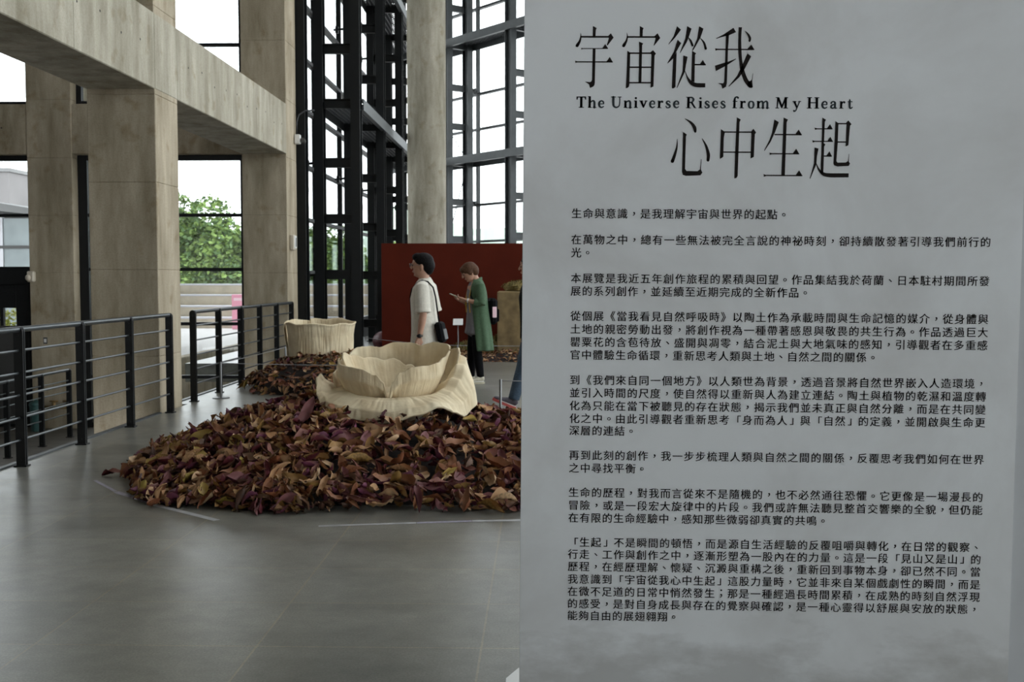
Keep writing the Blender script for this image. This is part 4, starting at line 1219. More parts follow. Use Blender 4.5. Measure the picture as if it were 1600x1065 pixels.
# stone block
m = MB(); m.box(-0.80, 0.15, 20.35, 21.2, 0, 1.245, 0.018)
bm = bmesh.new(); me = m.mesh('stone_plinth', M['stone']); bm.from_mesh(me)
bmesh.ops.triangulate(bm, faces=bm.faces)
bmesh.ops.subdivide_edges(bm, edges=bm.edges, cuts=5, use_grid_fill=True)
for v in bm.verts:
    k = 0.012*mnoise.noise(v.co*3) + 0.006*mnoise.noise(v.co*11)
    v.co.x += k; v.co.y += k*0.8
    if v.co.z > 1.0: v.co.z += k*0.6
bm.to_mesh(me); bm.free()
o = bpy.data.objects.new('stone_plinth', me); COL.objects.link(o)
tag(o, 'ochre stone block standing on the moss in front of the red wall', 'plinth')
m = MB(); m.ball((0, 0, 0.05), (0.40, 0.30, 0.13), 24, 12)
V = []
for p in m.v:
    q = Vector(p); k = 1+0.28*mnoise.noise(q*6) + 0.12*mnoise.noise(q*17)
    V.append((q.x*k, q.y*k, max(0, q.z*k)))
m.v = V
for i in range(1500):
    a = rng.uniform(0, 2*PI); ph = rng.uniform(0, PI/2)
    q = Vector((0.40*math.cos(ph)*math.cos(a), 0.30*math.cos(ph)*math.sin(a), 0.05+0.13*math.sin(ph)))
    k = 1+0.28*mnoise.noise(q*6) + 0.12*mnoise.noise(q*17); q *= k
    d = Vector((rng.gauss(0, 1), rng.gauss(0, 1), rng.uniform(0, 1.6))).normalized()*rng.uniform(0.015, 0.04)
    s = Vector((-d.y, d.x, 0)).normalized()*0.006
    m.add([q-s, q+s, q+d+s*0.5, q+d-s*0.5], [(0, 1, 2, 3)], 1 if rng.random() < 0.6 else 0)
o = m.build('moss_clump', [M['moss'], M['moss_green']], fix=False); o.location = (-0.30, 20.75, 1.245)
tag(o, 'green-brown clump of moss lying on top of the stone block', 'moss')
# caption stand
e = empty('caption_stand', (-1.42, 19.0, 0)); tag(e, 'small white caption plate on a thin steel stem by the red wall', 'caption stand')
m = MB(); m.tube([(0, 0, 0.01), (0, 0, 0.70)], 0.008, 10); m.build('stem', M['chrome'], e, smooth=True)
m = MB(); m.tube([(0, 0, 0), (0, 0, 0.012)], 0.09, 24); smooth_by_angle(m.build('base', M['chrome'], e))
m = MB(); T = Matrix.Translation((0, -0.01, 0.735)) @ Matrix.Rotation(rad(-35), 4, 'X'); m.box(-0.085, 0.085, -0.006, 0.006, -0.065, 0.065, 0.004, T=T); m.build('plate', M['white_paint'], e)
# maroon clay bud
m = MB()
for k in range(6):
    a0 = k*PI/3
    m.ball((0.09*math.cos(a0), 0.07*math.sin(a0), 0.21), (0.24, 0.20, 0.21), 20, 12)
o = remeshed(m, 'clay_bud', M['maroon'], 0.014, smooth_it=8); o.location = (-3.10, 22.5, 0.0)
tag(o, 'rounded maroon clay bud peeping out from behind the red wall end', 'sculpture')

# ------------------------------------------------------------------ stanchions and cords
def stanchion(x, y, label, h=0.45):
    e = empty('stanchion', (x, y, 0)); tag(e, label, 'stanchion', 'low rope stanchions around the works')
    m = MB(); m.tube([(0, 0, 0.008), (0, 0, h-0.006), (0, 0, h)], [0.0135, 0.0135, 0.010], 14); smooth_by_angle(m.build('post', M['chrome'], e))
    m = MB(); m.tube([(0, 0, 0), (0, 0, 0.008), (0, 0, 0.011)], [0.105, 0.105, 0.098], 28); smooth_by_angle(m.build('base', M['chrome'], e))
    return e
ST = [(-3.945, 13.55, 'low steel stanchion in front of the railing beside the farther leaf mound'),
      (-3.88, 16.75, 'low steel stanchion behind the farther leaf mound near the railing end'),
      (-3.14, 19.6, 'low steel stanchion near the maroon bud at the red wall'),
      (-1.60, 17.35, 'low steel stanchion just behind the man in the cream shirt'),
      (-1.27, 16.85, 'low steel stanchion between the open flower and the woman\'s shoes'),
      (-0.41, 11.25, 'low steel stanchion at the edge of the big mound in front of the walking shoe'),
      (1.3, 17.6, 'low steel stanchion hidden behind the text board'),
      (1.9, 11.6, 'low steel stanchion far behind the text board')]
for s in ST: stanchion(*s)
def cord(a, b, sag, label, za=0.435, zb=0.435):
    m = MB(); n = 14
    m.tube([(a[0]+(b[0]-a[0])*i/n, a[1]+(b[1]-a[1])*i/n, za+(zb-za)*i/n - sag*4*(i/n)*(1-i/n)) for i in range(n+1)], 0.004, 6)
    tag(m.build('barrier_cord', M['cord'], smooth=True), label, 'cord', 'barrier cords')
cord(ST[0], (-1.55, 13.35), 0.015, 'thin grey cord stretched in front of the farther leaf mound')
cord(ST[0], ST[1], 0.01, 'thin grey cord along the railing side of the farther leaf mound')
cord(ST[2], ST[3], 0.012, 'thin grey cord leading from the red wall corner past the man')
cord(ST[3], ST[6], 0.02, 'thin grey cord crossing behind the woman in the green coat')
cord(ST[4], (-1.55, 16.75), 0.06, 'short slack cord dropping from the stanchion behind the flower', 0.435, 0.16)
cord(ST[5], ST[7], 0.02, 'thin grey cord passing in front of the walking shoe')

# floor tapes
def tape(p, q, w, mat, label, bend=0.0, bow=True):
    m = MB(); n = 10
    d = Vector((q[0]-p[0], q[1]-p[1], 0)); nn = Vector((-d.y, d.x, 0)).normalized()
    A, B = [], []
    for i in range(n+1):
        t = i/n; c = Vector((p[0]+d.x*t, p[1]+d.y*t, 0)) + nn*bend*4*t*(1-t)
        A.append((c + nn*w/2 + Vector((0, 0, 0.0012)))); B.append((c - nn*w/2 + Vector((0, 0, 0.0012))))
    m.add(A+B, [(i, i+1, n+2+i, n+1+i) for i in range(n)])
    m.add([(v[0], v[1], 0.0004) for v in A+B], [(n+1+i, n+2+i, i+1, i) for i in range(n)])
    tag(m.build('floor_tape', mat), label, 'tape', 'strips of tape around the big mound')
tape((-2.52, 7.10), (-1.97, 6.64), 0.045, M['tape'], 'pale tape strip on the floor just ahead of the mound\'s pointed end')
tape((-2.93, 7.52), (-2.52, 7.12), 0.045, M['tape_lilac'], 'lilac tape piece continuing the pale strip at the mound\'s pointed end')
tape((-3.25, 7.95), (-2.94, 7.54), 0.025, M['tape_lilac'], 'thin lilac tape end beside the mound\'s tip')
tape((-1.32, 6.50), (-0.75, 6.60), 0.035, M['tape'], 'pale tape strip on the floor in front of the mound middle')
tape((-0.745, 6.60), (-0.42, 6.66), 0.04, M['tape_lilac'], 'lilac tape piece in the floor strip in front of the mound')
tape((-0.415, 6.66), (0.35, 6.74), 0.045, M['tape'], 'pale tape strip running behind the foot of the text board')

# ------------------------------------------------------------------ small fittings
def fitting(name, loc, fn, label, cat):
    e = empty(name, loc); tag(e, label, cat); fn(e); return e
def f1(e):
    m = MB(); m.box(0, 0.07, -0.10, 0.10, -0.13, 0.13, 0.012); m.build('case', M['beige'], e)
    m = MB(); m.box(0.03, 0.085, -0.055, 0.085, -0.10, 0.115, 0.01); m.build('cover', M['white_paint'], e)
    m = MB(); m.box(0.0855, 0.088, -0.02, 0.04, -0.07, 0.08); m.build('reader', M['dark_grey_panel'], e)
fitting('wall_box', (-4.2, 18.62, 2.08), f1, 'beige and white box fixed to the side of the square concrete column', 'wall box')
def f2(e):
    m = MB(); m.box(0, 0.10, -0.05, 0.05, -0.08, 0.08, 0.012); m.build('mount', M['white_paint'], e)
    m = MB(); m.tube([(0.10, 0, 0), (0.14, 0, -0.01)], 0.018, 10); m.tube([(0.14, -0.05, -0.015), (0.14, 0.07, -0.03)], 0.04, 14); m.build('camera_body', M['dark_grey_panel'], e)
    m = MB(); m.tube([(0.03, 0, 0.08), (0.03, 0.02, 0.30), (0.06, 0.05, 0.42), (0.16, 0.12, 0.50), (0.30, 0.2, 0.52)], 0.014, 8); m.build('cable', M['black_plastic'], e, smooth=True)
fitting('security_camera', (-4.19, 18.95, 3.84), f2, 'small security camera with a curved cable beside the beam end', 'camera')
def f3(e):
    m = MB(); m.box(-0.06, 0.06, -0.10, 0, -0.09, 0.09, 0.02); m.build('case', M['beige'], e)
    m = MB(); m.ball((-0.03, -0.11, -0.02), (0.045, 0.04, 0.05), 14, 9); m.build('lamp_head', M['beige'], e, smooth=True)
fitting('emergency_lamp', (-8.47, 18.33, 1.51), f3, 'beige emergency lamp at the top corner of the dark door', 'lamp')
def f4(e):
    m = MB(); m.box(-0.035, 0.035, -0.006, 0, -0.055, 0.055, 0.002); m.build('plate', M['dark_grey_panel'], e)
    m = MB(); m.box(-0.02, 0.02, -0.008, -0.006, -0.03, 0.03); m.build('print', M['white_paint'], e)
fitting('notice_plate', (-8.29, 18.348, 0.44), f4, 'tiny dark notice plate on the column beside the dark door', 'notice')
def f5(e):
    m = MB(); m.loft([(0, 0, 0.0, 0.09, 0.10), (0, 0, 0.42, 0.11, 0.12)], 20); m.build('tub', M['teal'], e, smooth=False)
    m = MB(); m.loft([(0, 0, 0.43, 0.12, 0.13), (0, 0, 0.47, 0.11, 0.12)], 20); m.build('lid', M['teal'], e)
fitting('waste_bin', (-8.33, 18.05, -1.04), f5, 'teal waste bin by the dark door behind the lower railing', 'bin')
def f6(e):
    m = MB(); m.tube([(-0.30, 0, 0), (0.20, 0, 0)], 0.028, 12); m.tube([(0.0, 0, 0), (0.0, 0.16, 0)], 0.028, 12); m.build('pipe', M['brass'], e, smooth=True)
    for x in (-0.1, 0.12):
        m = MB(); m.tube([(x, 0, -0.01), (x, 0, 0.09)], 0.03, 12); m.tube([(x-0.07, 0, 0.10), (x+0.07, 0, 0.10)], 0.014, 8); m.build('valve', M['brass'], e, smooth=True)
fitting('brass_valve', (-8.0, 18.19, -0.66), f6, 'brass pipe valves at the foot of the column beside the dark door', 'pipe valve')

# ------------------------------------------------------------------ people
def hand(m, W, d, n, curl, side, sc=1.0):
    W = Vector(W); d = Vector(d).normalized(); n = Vector(n); n = (n - d*n.dot(d)).normalized(); s = d.cross(n)*side
    for k in (-0.026, 0.0, 0.026):
        m.tube([W+s*k*0.6*sc, W+d*0.05*sc+s*k*sc, W+d*0.088*sc+s*k*sc], [0.015*sc, 0.017*sc, 0.012*sc], 8)
    for k, L in ((-0.034, 0.060), (-0.0115, 0.072), (0.0115, 0.078), (0.034, 0.070)):
        b = W + d*0.085*sc + s*k*sc; L *= sc
        a1, a2, a3 = curl*0.5, curl*1.2, curl*1.9
        p = [b, b + (d*math.cos(a1)+n*math.sin(a1))*L*0.42]
        p.append(p[-1] + (d*math.cos(a2)+n*math.sin(a2))*L*0.33); p.append(p[-1] + (d*math.cos(a3)+n*math.sin(a3))*L*0.25)
        m.tube(p, [0.0088*sc, 0.0085*sc, 0.0078*sc, 0.0065*sc], 8)
    b = W + d*0.025*sc + s*0.026*sc
    q = b + (d*0.62+s*0.62+n*0.35).normalized()*0.042*sc
    m.tube([b, q, q + (d*0.9+s*0.2+n*0.35).normalized()*0.035*sc], [0.014*sc, 0.0105*sc, 0.008*sc], 8)

def head(m, c, pitch=0.0, sc=1.0):
    """head around c = neck top, nose along +x; pitch bends the face down"""
    T = Matrix.Translation(c) @ Matrix.Rotation(pitch, 4, 'Y') @ Matrix.Scale(sc, 4)
    k = MB()
    k.loft([(0.078, 0, -0.035, 0.022, 0.024), (0.066, 0, -0.020, 0.046, 0.046), (0.045, 0, 0.015, 0.075, 0.062), (0.028, 0, 0.06, 0.096, 0.072),
            (0.018, 0, 0.105, 0.100, 0.075), (0.010, 0, 0.145, 0.090, 0.069), (0.004, 0, 0.175, 0.062, 0.048), (0.003, 0, 0.187, 0.03, 0.024)], 24)
    k.loft([(0.122, 0, 0.085, 0.008, 0.008), (0.135, 0, 0.058, 0.013, 0.013), (0.134, 0, 0.043, 0.010, 0.017)], 10)
    k.ball((0.112, 0, 0.018), (0.014, 0.024, 0.006)); k.ball((0.109, 0, 0.007), (0.014, 0.021, 0.007)); k.ball((0.095, 0, -0.022), (0.016, 0.02, 0.014))
    k.ball((0.112, 0.03, 0.095), (0.014, 0.026, 0.007)); k.ball((0.112, -0.03, 0.095), (0.014, 0.026, 0.007))
    for s in (-1, 1): k.ball((0.012, s*0.077, 0.055), (0.018, 0.009, 0.032)); k.ball((0.012, s*0.074, 0.03), (0.01, 0.008, 0.012))
    m.add([T @ Vector(p) for p in k.v], k.f)
    return T
def face_bits(T, parent, hairmat):
    for s in (-1, 1):
        m = MB(); m.ball(T @ Vector((0.113, s*0.031, 0.078)), 0.0085, 10, 7); m.build('eye', M['black_plastic'], parent, smooth=True)
        m = MB(); m.tube([T @ Vector((0.124, s*0.016, 0.098)), T @ Vector((0.121, s*0.034, 0.101)), T @ Vector((0.108, s*0.052, 0.095))], [0.003, 0.004, 0.002], 6); m.build('eyebrow', hairmat, parent, smooth=True)
def leg(m, hip, knee, ankle, k=1.0):
    hip, knee, ankle = Vector(hip), Vector(knee), Vector(ankle)
    m.tube([hip+Vector((0, 0, 0.04)), hip.lerp(knee, 0.35), hip.lerp(knee, 0.75), knee, knee.lerp(ankle, 0.3), knee.lerp(ankle, 0.7), ankle],
           [0.088*k, 0.085*k, 0.064*k, 0.056*k, 0.058*k, 0.042*k, 0.038*k], 16)
def arm(m, sh, el, wr, k=1.0):
    sh, el, wr = Vector(sh), Vector(el), Vector(wr)
    m.tube([sh, sh.lerp(el, 0.4), sh.lerp(el, 0.85), el, el.lerp(wr, 0.3), el.lerp(wr, 0.8), wr], [0.052*k, 0.048*k, 0.040*k, 0.039*k, 0.041*k, 0.029*k, 0.026*k], 14)
def torso(m, lean=0.0):
    m.loft([(0, 0, 0.86, 0.10, 0.15), (0, 0, 0.94, 0.108, 0.165), (0.008, 0, 1.04, 0.10, 0.148), (0.01+lean*0.2, 0, 1.14, 0.105, 0.148), (0.012+lean*0.4, 0, 1.26, 0.118, 0.165),
            (0.005+lean*0.7, 0, 1.36, 0.108, 0.178), (-0.005+lean*0.9, 0, 1.42, 0.075, 0.14), (-0.01+lean, 0, 1.46, 0.05, 0.07)], 24)
def shoe(parent, name, heel, yaw, pitch, upper, sole, sole_w=None, L=0.28):
    """heel point on the ground line, toe along yaw"""
    T = Matrix.Translation(heel) @ Matrix.Rotation(yaw, 4, 'Z') @ Matrix.Rotation(-pitch, 4, 'Y')
    k = MB()
    k.loft([(0.015, 0, 0.075, 0.035, 0.032), (0.06, 0, 0.075, 0.045, 0.038), (0.12, 0, 0.062, 0.036, 0.042), (0.18, 0, 0.048, 0.026, 0.046), (0.235, 0, 0.042, 0.022, 0.042), (L-0.012, 0, 0.036, 0.014, 0.026)], 16)
    k.tube([(0.05, 0, 0.07), (0.052, 0, 0.125)], [0.042, 0.040], 14)
    k.v = [tuple(T @ Vector(p)) for p in k.v]
    u = remeshed(k, name, upper, 0.006, parent, 4)
    prof = []
    for i in range(28):
        a = 2*PI*i/28; x = L/2 + L/2*math.cos(a); w = 0.036+0.012*math.sin(min(1, x/L)*PI*0.75)
        prof.append((x, w*math.copysign(abs(math.sin(a))**0.6, math.sin(a))))
    k = MB(); k.prism(prof, 0.0, 0.030, plane='xy'); k.v = [tuple(T @ Vector(p)) for p in k.v]
    s = k.build('sole', sole, u)
    k = MB(); k.prism([(x*0.9+0.012, y*0.9) for x, y in prof], 0.030, 0.040, plane='xy'); k.v = [tuple(T @ Vector(p)) for p in k.v]
    k.build('midsole', sole_w or upper, u)
    k = MB()
    for i in range(4): k.tube([(0.105+0.025*i, -0.026, 0.090-0.012*i), (0.105+0.025*i, 0, 0.100-0.012*i), (0.105+0.025*i, 0.026, 0.090-0.012*i)], 0.0035, 6)
    k.v = [tuple(T @ Vector(p)) for p in k.v]
    k.build('laces', sole_w or upper, u, smooth=True)
    return u

# --- man in a cream shirt, walking towards the side windows
man_loc, man_rz = (-1.23, 11.75, 0), PI - 0.10
B = MB(); torso(B)
B.tube([(-0.012, 0, 1.42), (0.012, 0, 1.50), (0.022, 0, 1.56)], [0.062, 0.056, 0.056], 18)
T = head(B, Vector((0.005, 0, 1.535)), 0.03, 1.03)
HL, KL, AL_ = (0.0, 0.09, 0.88), (0.10, 0.095, 0.47), (0.02, 0.095, 0.09)
HR, KR, AR_ = (0.0, -0.09, 0.88), (-0.02, -0.095, 0.47), (-0.20, -0.095, 0.13)
leg(B, HL, KL, AL_); leg(B, HR, KR, AR_)
SHL, ELL, WRL = (-0.012, 0.20, 1.385), (-0.030, 0.235, 1.10), (0.010, 0.245, 0.855)
SHR, ELR, WRR = (-0.012, -0.20, 1.385), (-0.06, -0.24, 1.10), (0.03, -0.24, 0.86)
arm(B, SHL, ELL, WRL); arm(B, SHR, ELR, WRR)
hand(B, WRL, (0.20, 0.0, -1), (0.6, -0.8, 0), 0.55, 1); hand(B, WRR, (0.2, 0.0, -1), (0.6, 0.8, 0), 0.55, -1)
man = remeshed(B, 'person', M['skin'], 0.0055, None, 4)
man.location = man_loc; man.rotation_euler = (0, 0, man_rz)
tag(man, 'man in a cream short-sleeved shirt walking past behind the open flower', 'person')
face_bits(T, man, M['hair_black'])
h = MB()
h.ball((0.004, 0, 0.115), (0.108, 0.083, 0.092), 24, 14); h.ball((-0.035, 0, 0.075), (0.080, 0.078, 0.085), 20, 12); h.ball((-0.050, 0, 0.035), (0.050, 0.060, 0.060), 16, 10)
h.ball((0.060, 0, 0.160), (0.062, 0.062, 0.045), 16, 10)
h.v = [tuple(T @ Vector(p)) for p in h.v]
remeshed(h, 'hair', M['hair_black'], 0.007, man, 3)
g = MB()
for s in (-1, 1):
    ring = [T @ Vector((0.140-0.004*abs(math.cos(a)), s*0.036+0.024*math.cos(a), 0.078+0.019*math.sin(a))) for a in [2*PI*i/16 for i in range(17)]]
    g.tube(ring, 0.0022, 6)
    g.tube([T @ Vector((0.136, s*0.060, 0.082)), T @ Vector((0.06, s*0.077, 0.080)), T @ Vector((0.005, s*0.080, 0.070))], 0.002, 6)
g.tube([T @ Vector((0.140, -0.012, 0.082)), T @ Vector((0.142, 0.012, 0.082))], 0.002, 6)
g = g.build('glasses', M['chrome'], man, smooth=True)
for s in (-1, 1):
    l = MB(); l.add([T @ Vector((0.139, s*0.036+0.022*math.cos(a), 0.078+0.017*math.sin(a))) for a in [2*PI*i/16 for i in range(16)]], [tuple(range(16))]); l.build('lens', M['glass'], g)
s = MB()
s.loft([(-0.01, 0, 0.765, 0.165, 0.215), (-0.008, 0, 0.84, 0.155, 0.205), (0.0, 0, 0.96, 0.142, 0.195), (0.008, 0, 1.10, 0.134, 0.185), (0.014, 0, 1.26, 0.140, 0.190),
        (0.006, 0, 1.36, 0.126, 0.198), (-0.004, 0, 1.425, 0.092, 0.160), (-0.008, 0, 1.465, 0.068, 0.088)], 32)
for q in ((SHL, ELL), (SHR, ELR)):
    a, b = Vector(q[0]), Vector(q[1])
    s.tube([a + Vector((0, -0.05 if a.y > 0 else 0.05, 0.01)), a, a.lerp(b, 0.45), a.lerp(b, 0.92)], [0.060, 0.074, 0.076, 0.078], 20)
    s.tube([a.lerp(b, 0.84), a.lerp(b, 0.94)], [0.082, 0.084], 20)
s.tube([(-0.055, 0.0, 1.475), (-0.01, 0.062, 1.462), (0.06, 0.045, 1.43), (0.105, 0.01, 1.38)], 0.016, 10)
s.tube([(-0.055, 0.0, 1.475), (-0.01, -0.062, 1.462), (0.06, -0.045, 1.43), (0.105, -0.01, 1.38)], 0.016, 10)
V = []
for p in s.v:
    q = Vector(p); k = 0.010*mnoise.noise((q.x*9, q.y*9, q.z*4)) + 0.005*mnoise.noise((q.x*22, q.y*22, q.z*10))
    c = Vector((0, 0, q.z)); d = (q-c)
    V.append(tuple(q + d.normalized()*k) if d.length > 1e-4 else tuple(q))
s.v = V
shirt = remeshed(s, 'shirt', M['linen'], 0.008, man, 2)
t = MB(); t.loft([(0, 0, 0.74, 0.128, 0.178), (0, 0, 0.86, 0.125, 0.178), (0, 0, 0.98, 0.118, 0.165)], 24)
for H, K, A in ((HL, KL, AL_), (HR, KR, AR_)):
    H, K, A = Vector(H), Vector(K), Vector(A)
    t.tube([H, H.lerp(K, 0.5), K, K.lerp(A, 0.5), A+Vector((0, 0, 0.0))], [0.105, 0.095, 0.078, 0.072, 0.066], 18)
remeshed(t, 'jeans', M['denim_pale'], 0.009, man, 3)
shoe(man, 'shoe', (-0.04, 0.095, 0.0), 0, 0, M['shoe'], M['sole_white'])
shoe(man, 'shoe', (-0.25, -0.095, 0.075), 0, -0.32, M['shoe'], M['sole_white'])
# watch and bag he carries
wt = empty('wrist_watch', (0, 0, 0)); wt.location = man.location; wt.rotation_euler = man.rotation_euler
tag(wt, 'black watch on the wrist of the man in the cream shirt', 'watch')
W = Vector(WRL)
m = MB()
m.tube([W+Vector((-0.004, 0, 0.012)), W+Vector((-0.004, 0, 0.034))], 0.0315, 16); m.build('strap', M['black_plastic'], wt, smooth=True)
m = MB(); m.tube([W+Vector((-0.01, 0.026, 0.023)), W+Vector((-0.01, 0.044, 0.023))], 0.022, 16); m.build('dial', M['black_plastic'], wt, smooth=True)
bg = empty('crossbody_bag', man.location); bg.rotation_euler = man.rotation_euler
tag(bg, 'dark crossbody bag hanging behind the man in the cream shirt', 'bag')
m = MB(); Tb = Matrix.Translation((-0.185, 0.06, 0.915)) @ Matrix.Rotation(rad(12), 4, 'Y'); m.box(-0.040, 0.040, -0.11, 0.11, -0.115, 0.105, 0.025, T=Tb); m.build('pouch', M['black_cloth'], bg)
m = MB(); m.box(-0.046, -0.038, -0.085, 0.085, -0.09, 0.02, 0.003, T=Tb); m.build('pocket', M['dark_grey_panel'], bg)
m = MB()
m.tube([(-0.165, 0.05, 1.015), (-0.150, 0.085, 1.15), (-0.138, 0.115, 1.28), (-0.115, 0.125, 1.38), (-0.06, 0.132, 1.440), (0.0, 0.128, 1.452), (0.06, 0.115, 1.425), (0.122, 0.085, 1.36), (0.150, 0.04, 1.27)], 0.0085, 8)
m.tube([(0.150, 0.04, 1.27), (0.155, -0.03, 1.15), (0.14, -0.10, 1.03), (0.08, -0.175, 0.95), (-0.02, -0.205, 0.92), (-0.11, -0.15, 0.93), (-0.17, -0.05, 0.96)], 0.0085, 8)
m.build('strap', M['black_cloth'], bg, smooth=True)

# --- woman in a green coat looking at her phone
wl, wrz = (-0.90, 15.60, 0), PI + 0.30
B = MB(); torso(B, 0.02)
B.tube([(0.0, 0, 1.42), (0.035, 0, 1.50), (0.06, 0, 1.545)], [0.058, 0.050, 0.050], 18)
T = head(B, Vector((0.055, 0, 1.510)), 0.50, 1.03)
HL, KL, AL_ = (0.0, 0.085, 0.88), (0.02, 0.09, 0.47), (-0.03, 0.095, 0.09)
HR, KR, AR_ = (0.0, -0.085, 0.88), (0.05, -0.09, 0.47), (0.06, -0.10, 0.09)
leg(B, HL, KL, AL_); leg(B, HR, KR, AR_)
SHL, ELL, WRL = (-0.0, 0.175, 1.375), (-0.010, 0.225, 1.125), (0.195, 0.115, 1.180)
SHR, ELR, WRR = (-0.0, -0.175, 1.375), (0.01, -0.225, 1.12), (0.215, -0.085, 1.165)
arm(B, SHL, ELL, WRL, 0.9); arm(B, SHR, ELR, WRR, 0.9)
hand(B, WRL, (0.95, -0.40, 0.28), (0.25, -0.45, 0.85), 0.85, 1, 0.95); hand(B, WRR, (0.95, 0.45, 0.35), (0.25, 0.45, 0.85), 0.85, -1, 0.95)
wom = remeshed(B, 'person', M['skin'], 0.0055, None, 4)
wom.location = wl; wom.rotation_euler = (0, 0, wrz)
tag(wom, 'person in a long green coat and cream shoes bent over a phone', 'person')
face_bits(T, wom, M['hair_brown'])
h = MB()
h.ball((0.006, 0, 0.115), (0.115, 0.090, 0.092), 24, 14); h.ball((-0.035, 0, 0.075), (0.086, 0.085, 0.088), 20, 12); h.ball((-0.045, 0, 0.035), (0.060, 0.068, 0.055), 16, 10)
h.ball((0.075, 0, 0.140), (0.055, 0.068, 0.048), 16, 10)
for sg in (-1, 1): h.ball((0.025, sg*0.076, 0.075), (0.040, 0.016, 0.045), 14, 9)
h.v = [tuple(T @ Vector(p)) for p in h.v]
remeshed(h, 'hair', M['hair_brown'], 0.007, wom, 3)
s = MB()
s.loft([(0.03, 0, 0.70, 0.140, 0.190), (0.02, 0, 0.80, 0.132, 0.185), (0.012, 0, 0.95, 0.130, 0.180), (0.014, 0, 1.10, 0.120, 0.160), (0.02, 0, 1.26, 0.125, 0.165), (0.02, 0, 1.38, 0.10, 0.15), (0.015, 0, 1.43, 0.07, 0.09)], 28)
V = []
for p in s.v:
    q = Vector(p); k = 0.012*math.sin(math.atan2(q.y, q.x)*9)*max(0, 1.15-q.z)*1.5
    d = Vector((q.x, q.y, 0))
    V.append(tuple(q + (d.normalized()*k if d.length > 1e-4 else d)))
s.v = V
remeshed(s, 'top', M['grey_cloth'], 0.009, wom, 2)
t = MB(); t.loft([(0, 0, 0.74, 0.11, 0.165), (0, 0, 0.86, 0.115, 0.168), (0, 0, 0.98, 0.108, 0.155)], 24)
for H, K, A in ((HL, KL, AL_), (HR, KR, AR_)):
    H, K, A = Vector(H), Vector(K), Vector(A)
    t.tube([H, H.lerp(K, 0.5), K, K.lerp(A, 0.5), A], [0.098, 0.086, 0.068, 0.060, 0.050], 18)
remeshed(t, 'trousers', M['black_cloth'], 0.008, wom, 3)
# open coat: a shell around the back and sides, open at the front
def coat_shell():
    rows = [(-0.045, 0.46, 0.185, 0.250), (-0.04, 0.60, 0.175, 0.240), (-0.03, 0.78, 0.165, 0.225), (-0.018, 0.95, 0.152, 0.205), (-0.005, 1.10, 0.142, 0.190), (0.005, 1.25, 0.142, 0.190), (0.008, 1.36, 0.122, 0.190), (0.005, 1.42, 0.092, 0.150), (0.005, 1.465, 0.072, 0.090)]
    n = 64; vs, fs = [], []
    op0 = {0: 58, 1: 55, 2: 50, 3: 45, 4: 40, 5: 35, 6: 32, 7: 34, 8: 40}
    for j, (cx, z, rx, ry) in enumerate(rows):
        a0 = rad(op0[j]); a1 = 2*PI - a0
        for i in range(n+1):
            a = a0 + (a1-a0)*i/n
            k = 1 + 0.05*math.sin(a*8)*max(0, 1-(z-0.46)/0.7) + 0.02*mnoise.noise((math.cos(a)*3, math.sin(a)*3, z*3))
            vs.append((cx+rx*k*math.cos(a), ry*k*math.sin(a), z))
    for j in range(len(rows)-1):
        for i in range(n): fs.append((j*(n+1)+i, j*(n+1)+i+1, (j+1)*(n+1)+i+1, (j+1)*(n+1)+i))
    m = MB(); m.add(vs, fs)
    o = m.build('coat', M['green_cloth'], wom, smooth=True)
    sd = o.modifiers.new('t', 'SOLIDIFY'); sd.thickness = 0.012; sd.offset = 0
    su = o.modifiers.new('s', 'SUBSURF'); su.levels = su.render_levels = 1
    return o
coat = coat_shell()
s = MB()
for q, w in (((SHL, ELL), WRL), ((SHR, ELR), WRR)):
    a, b, c = Vector(q[0]), Vector(q[1]), Vector(w)
    s.tube([a+Vector((0, -0.045 if a.y > 0 else 0.045, 0.02)), a, a.lerp(b, 0.5), b, b.lerp(c, 0.25), b.lerp(c, 0.42)], [0.055, 0.070, 0.068, 0.066, 0.062, 0.064], 18)
remeshed(s, 'sleeves', M['green_cloth'], 0.009, wom, 2)
m = MB()
m.tube([(-0.055, 0.03, 1.475), (0.0, 0.075, 1.455), (0.075, 0.085, 1.39), (0.10, 0.095, 1.33)], [0.018, 0.022, 0.02, 0.014], 10)
m.tube([(-0.055, -0.03, 1.475), (0.0, -0.075, 1.455), (0.075, -0.085, 1.39), (0.10, -0.095, 1.33)], [0.018, 0.022, 0.02, 0.014], 10)
m.tube([(-0.055, 0.03, 1.475), (-0.062, 0, 1.48), (-0.055, -0.03, 1.475)], 0.02, 10)
m.build('collar', M['green_cloth'], wom, smooth=True)
for sg in (1, -1):
    m = MB(); m.tube([(0.045, sg*0.075, 1.43), (0.105, sg*0.090, 1.34), (0.132, sg*0.095, 1.22), (0.134, sg*0.10, 1.10), (0.125, sg*0.11, 1.0)], 0.007, 6)
    m.build('ribbon', M['yellow'], wom, smooth=True)
    m = MB(); m.tube([(0.02, sg*0.10, 1.452), (0.085, sg*0.115, 1.36), (0.115, sg*0.125, 1.24), (0.06, sg*0.17, 1.12)], [0.012, 0.015, 0.014, 0.01], 8)
    m.build('backpack_strap', M['black_cloth'], wom, smooth=True)
shoe(wom, 'shoe', (-0.085, 0.10, 0.0), 0.05, 0, M['shoe'], M['shoe_sole'], M['sole_white'], 0.27)
shoe(wom, 'shoe', (0.005, -0.105, 0.0), -0.08, 0, M['shoe'], M['shoe_sole'], M['sole_white'], 0.27)
m = MB(); W = Vector(WRL).lerp(Vector(ELL), 0.12); d = (Vector(ELL)-Vector(WRL)).normalized()
m.tube([W, W+d*0.022], 0.031, 14); m.build('bracelet', M['white_paint'], wom, smooth=True)
ph = empty('phone', wom.location); ph.rotation_euler = wom.rotation_euler
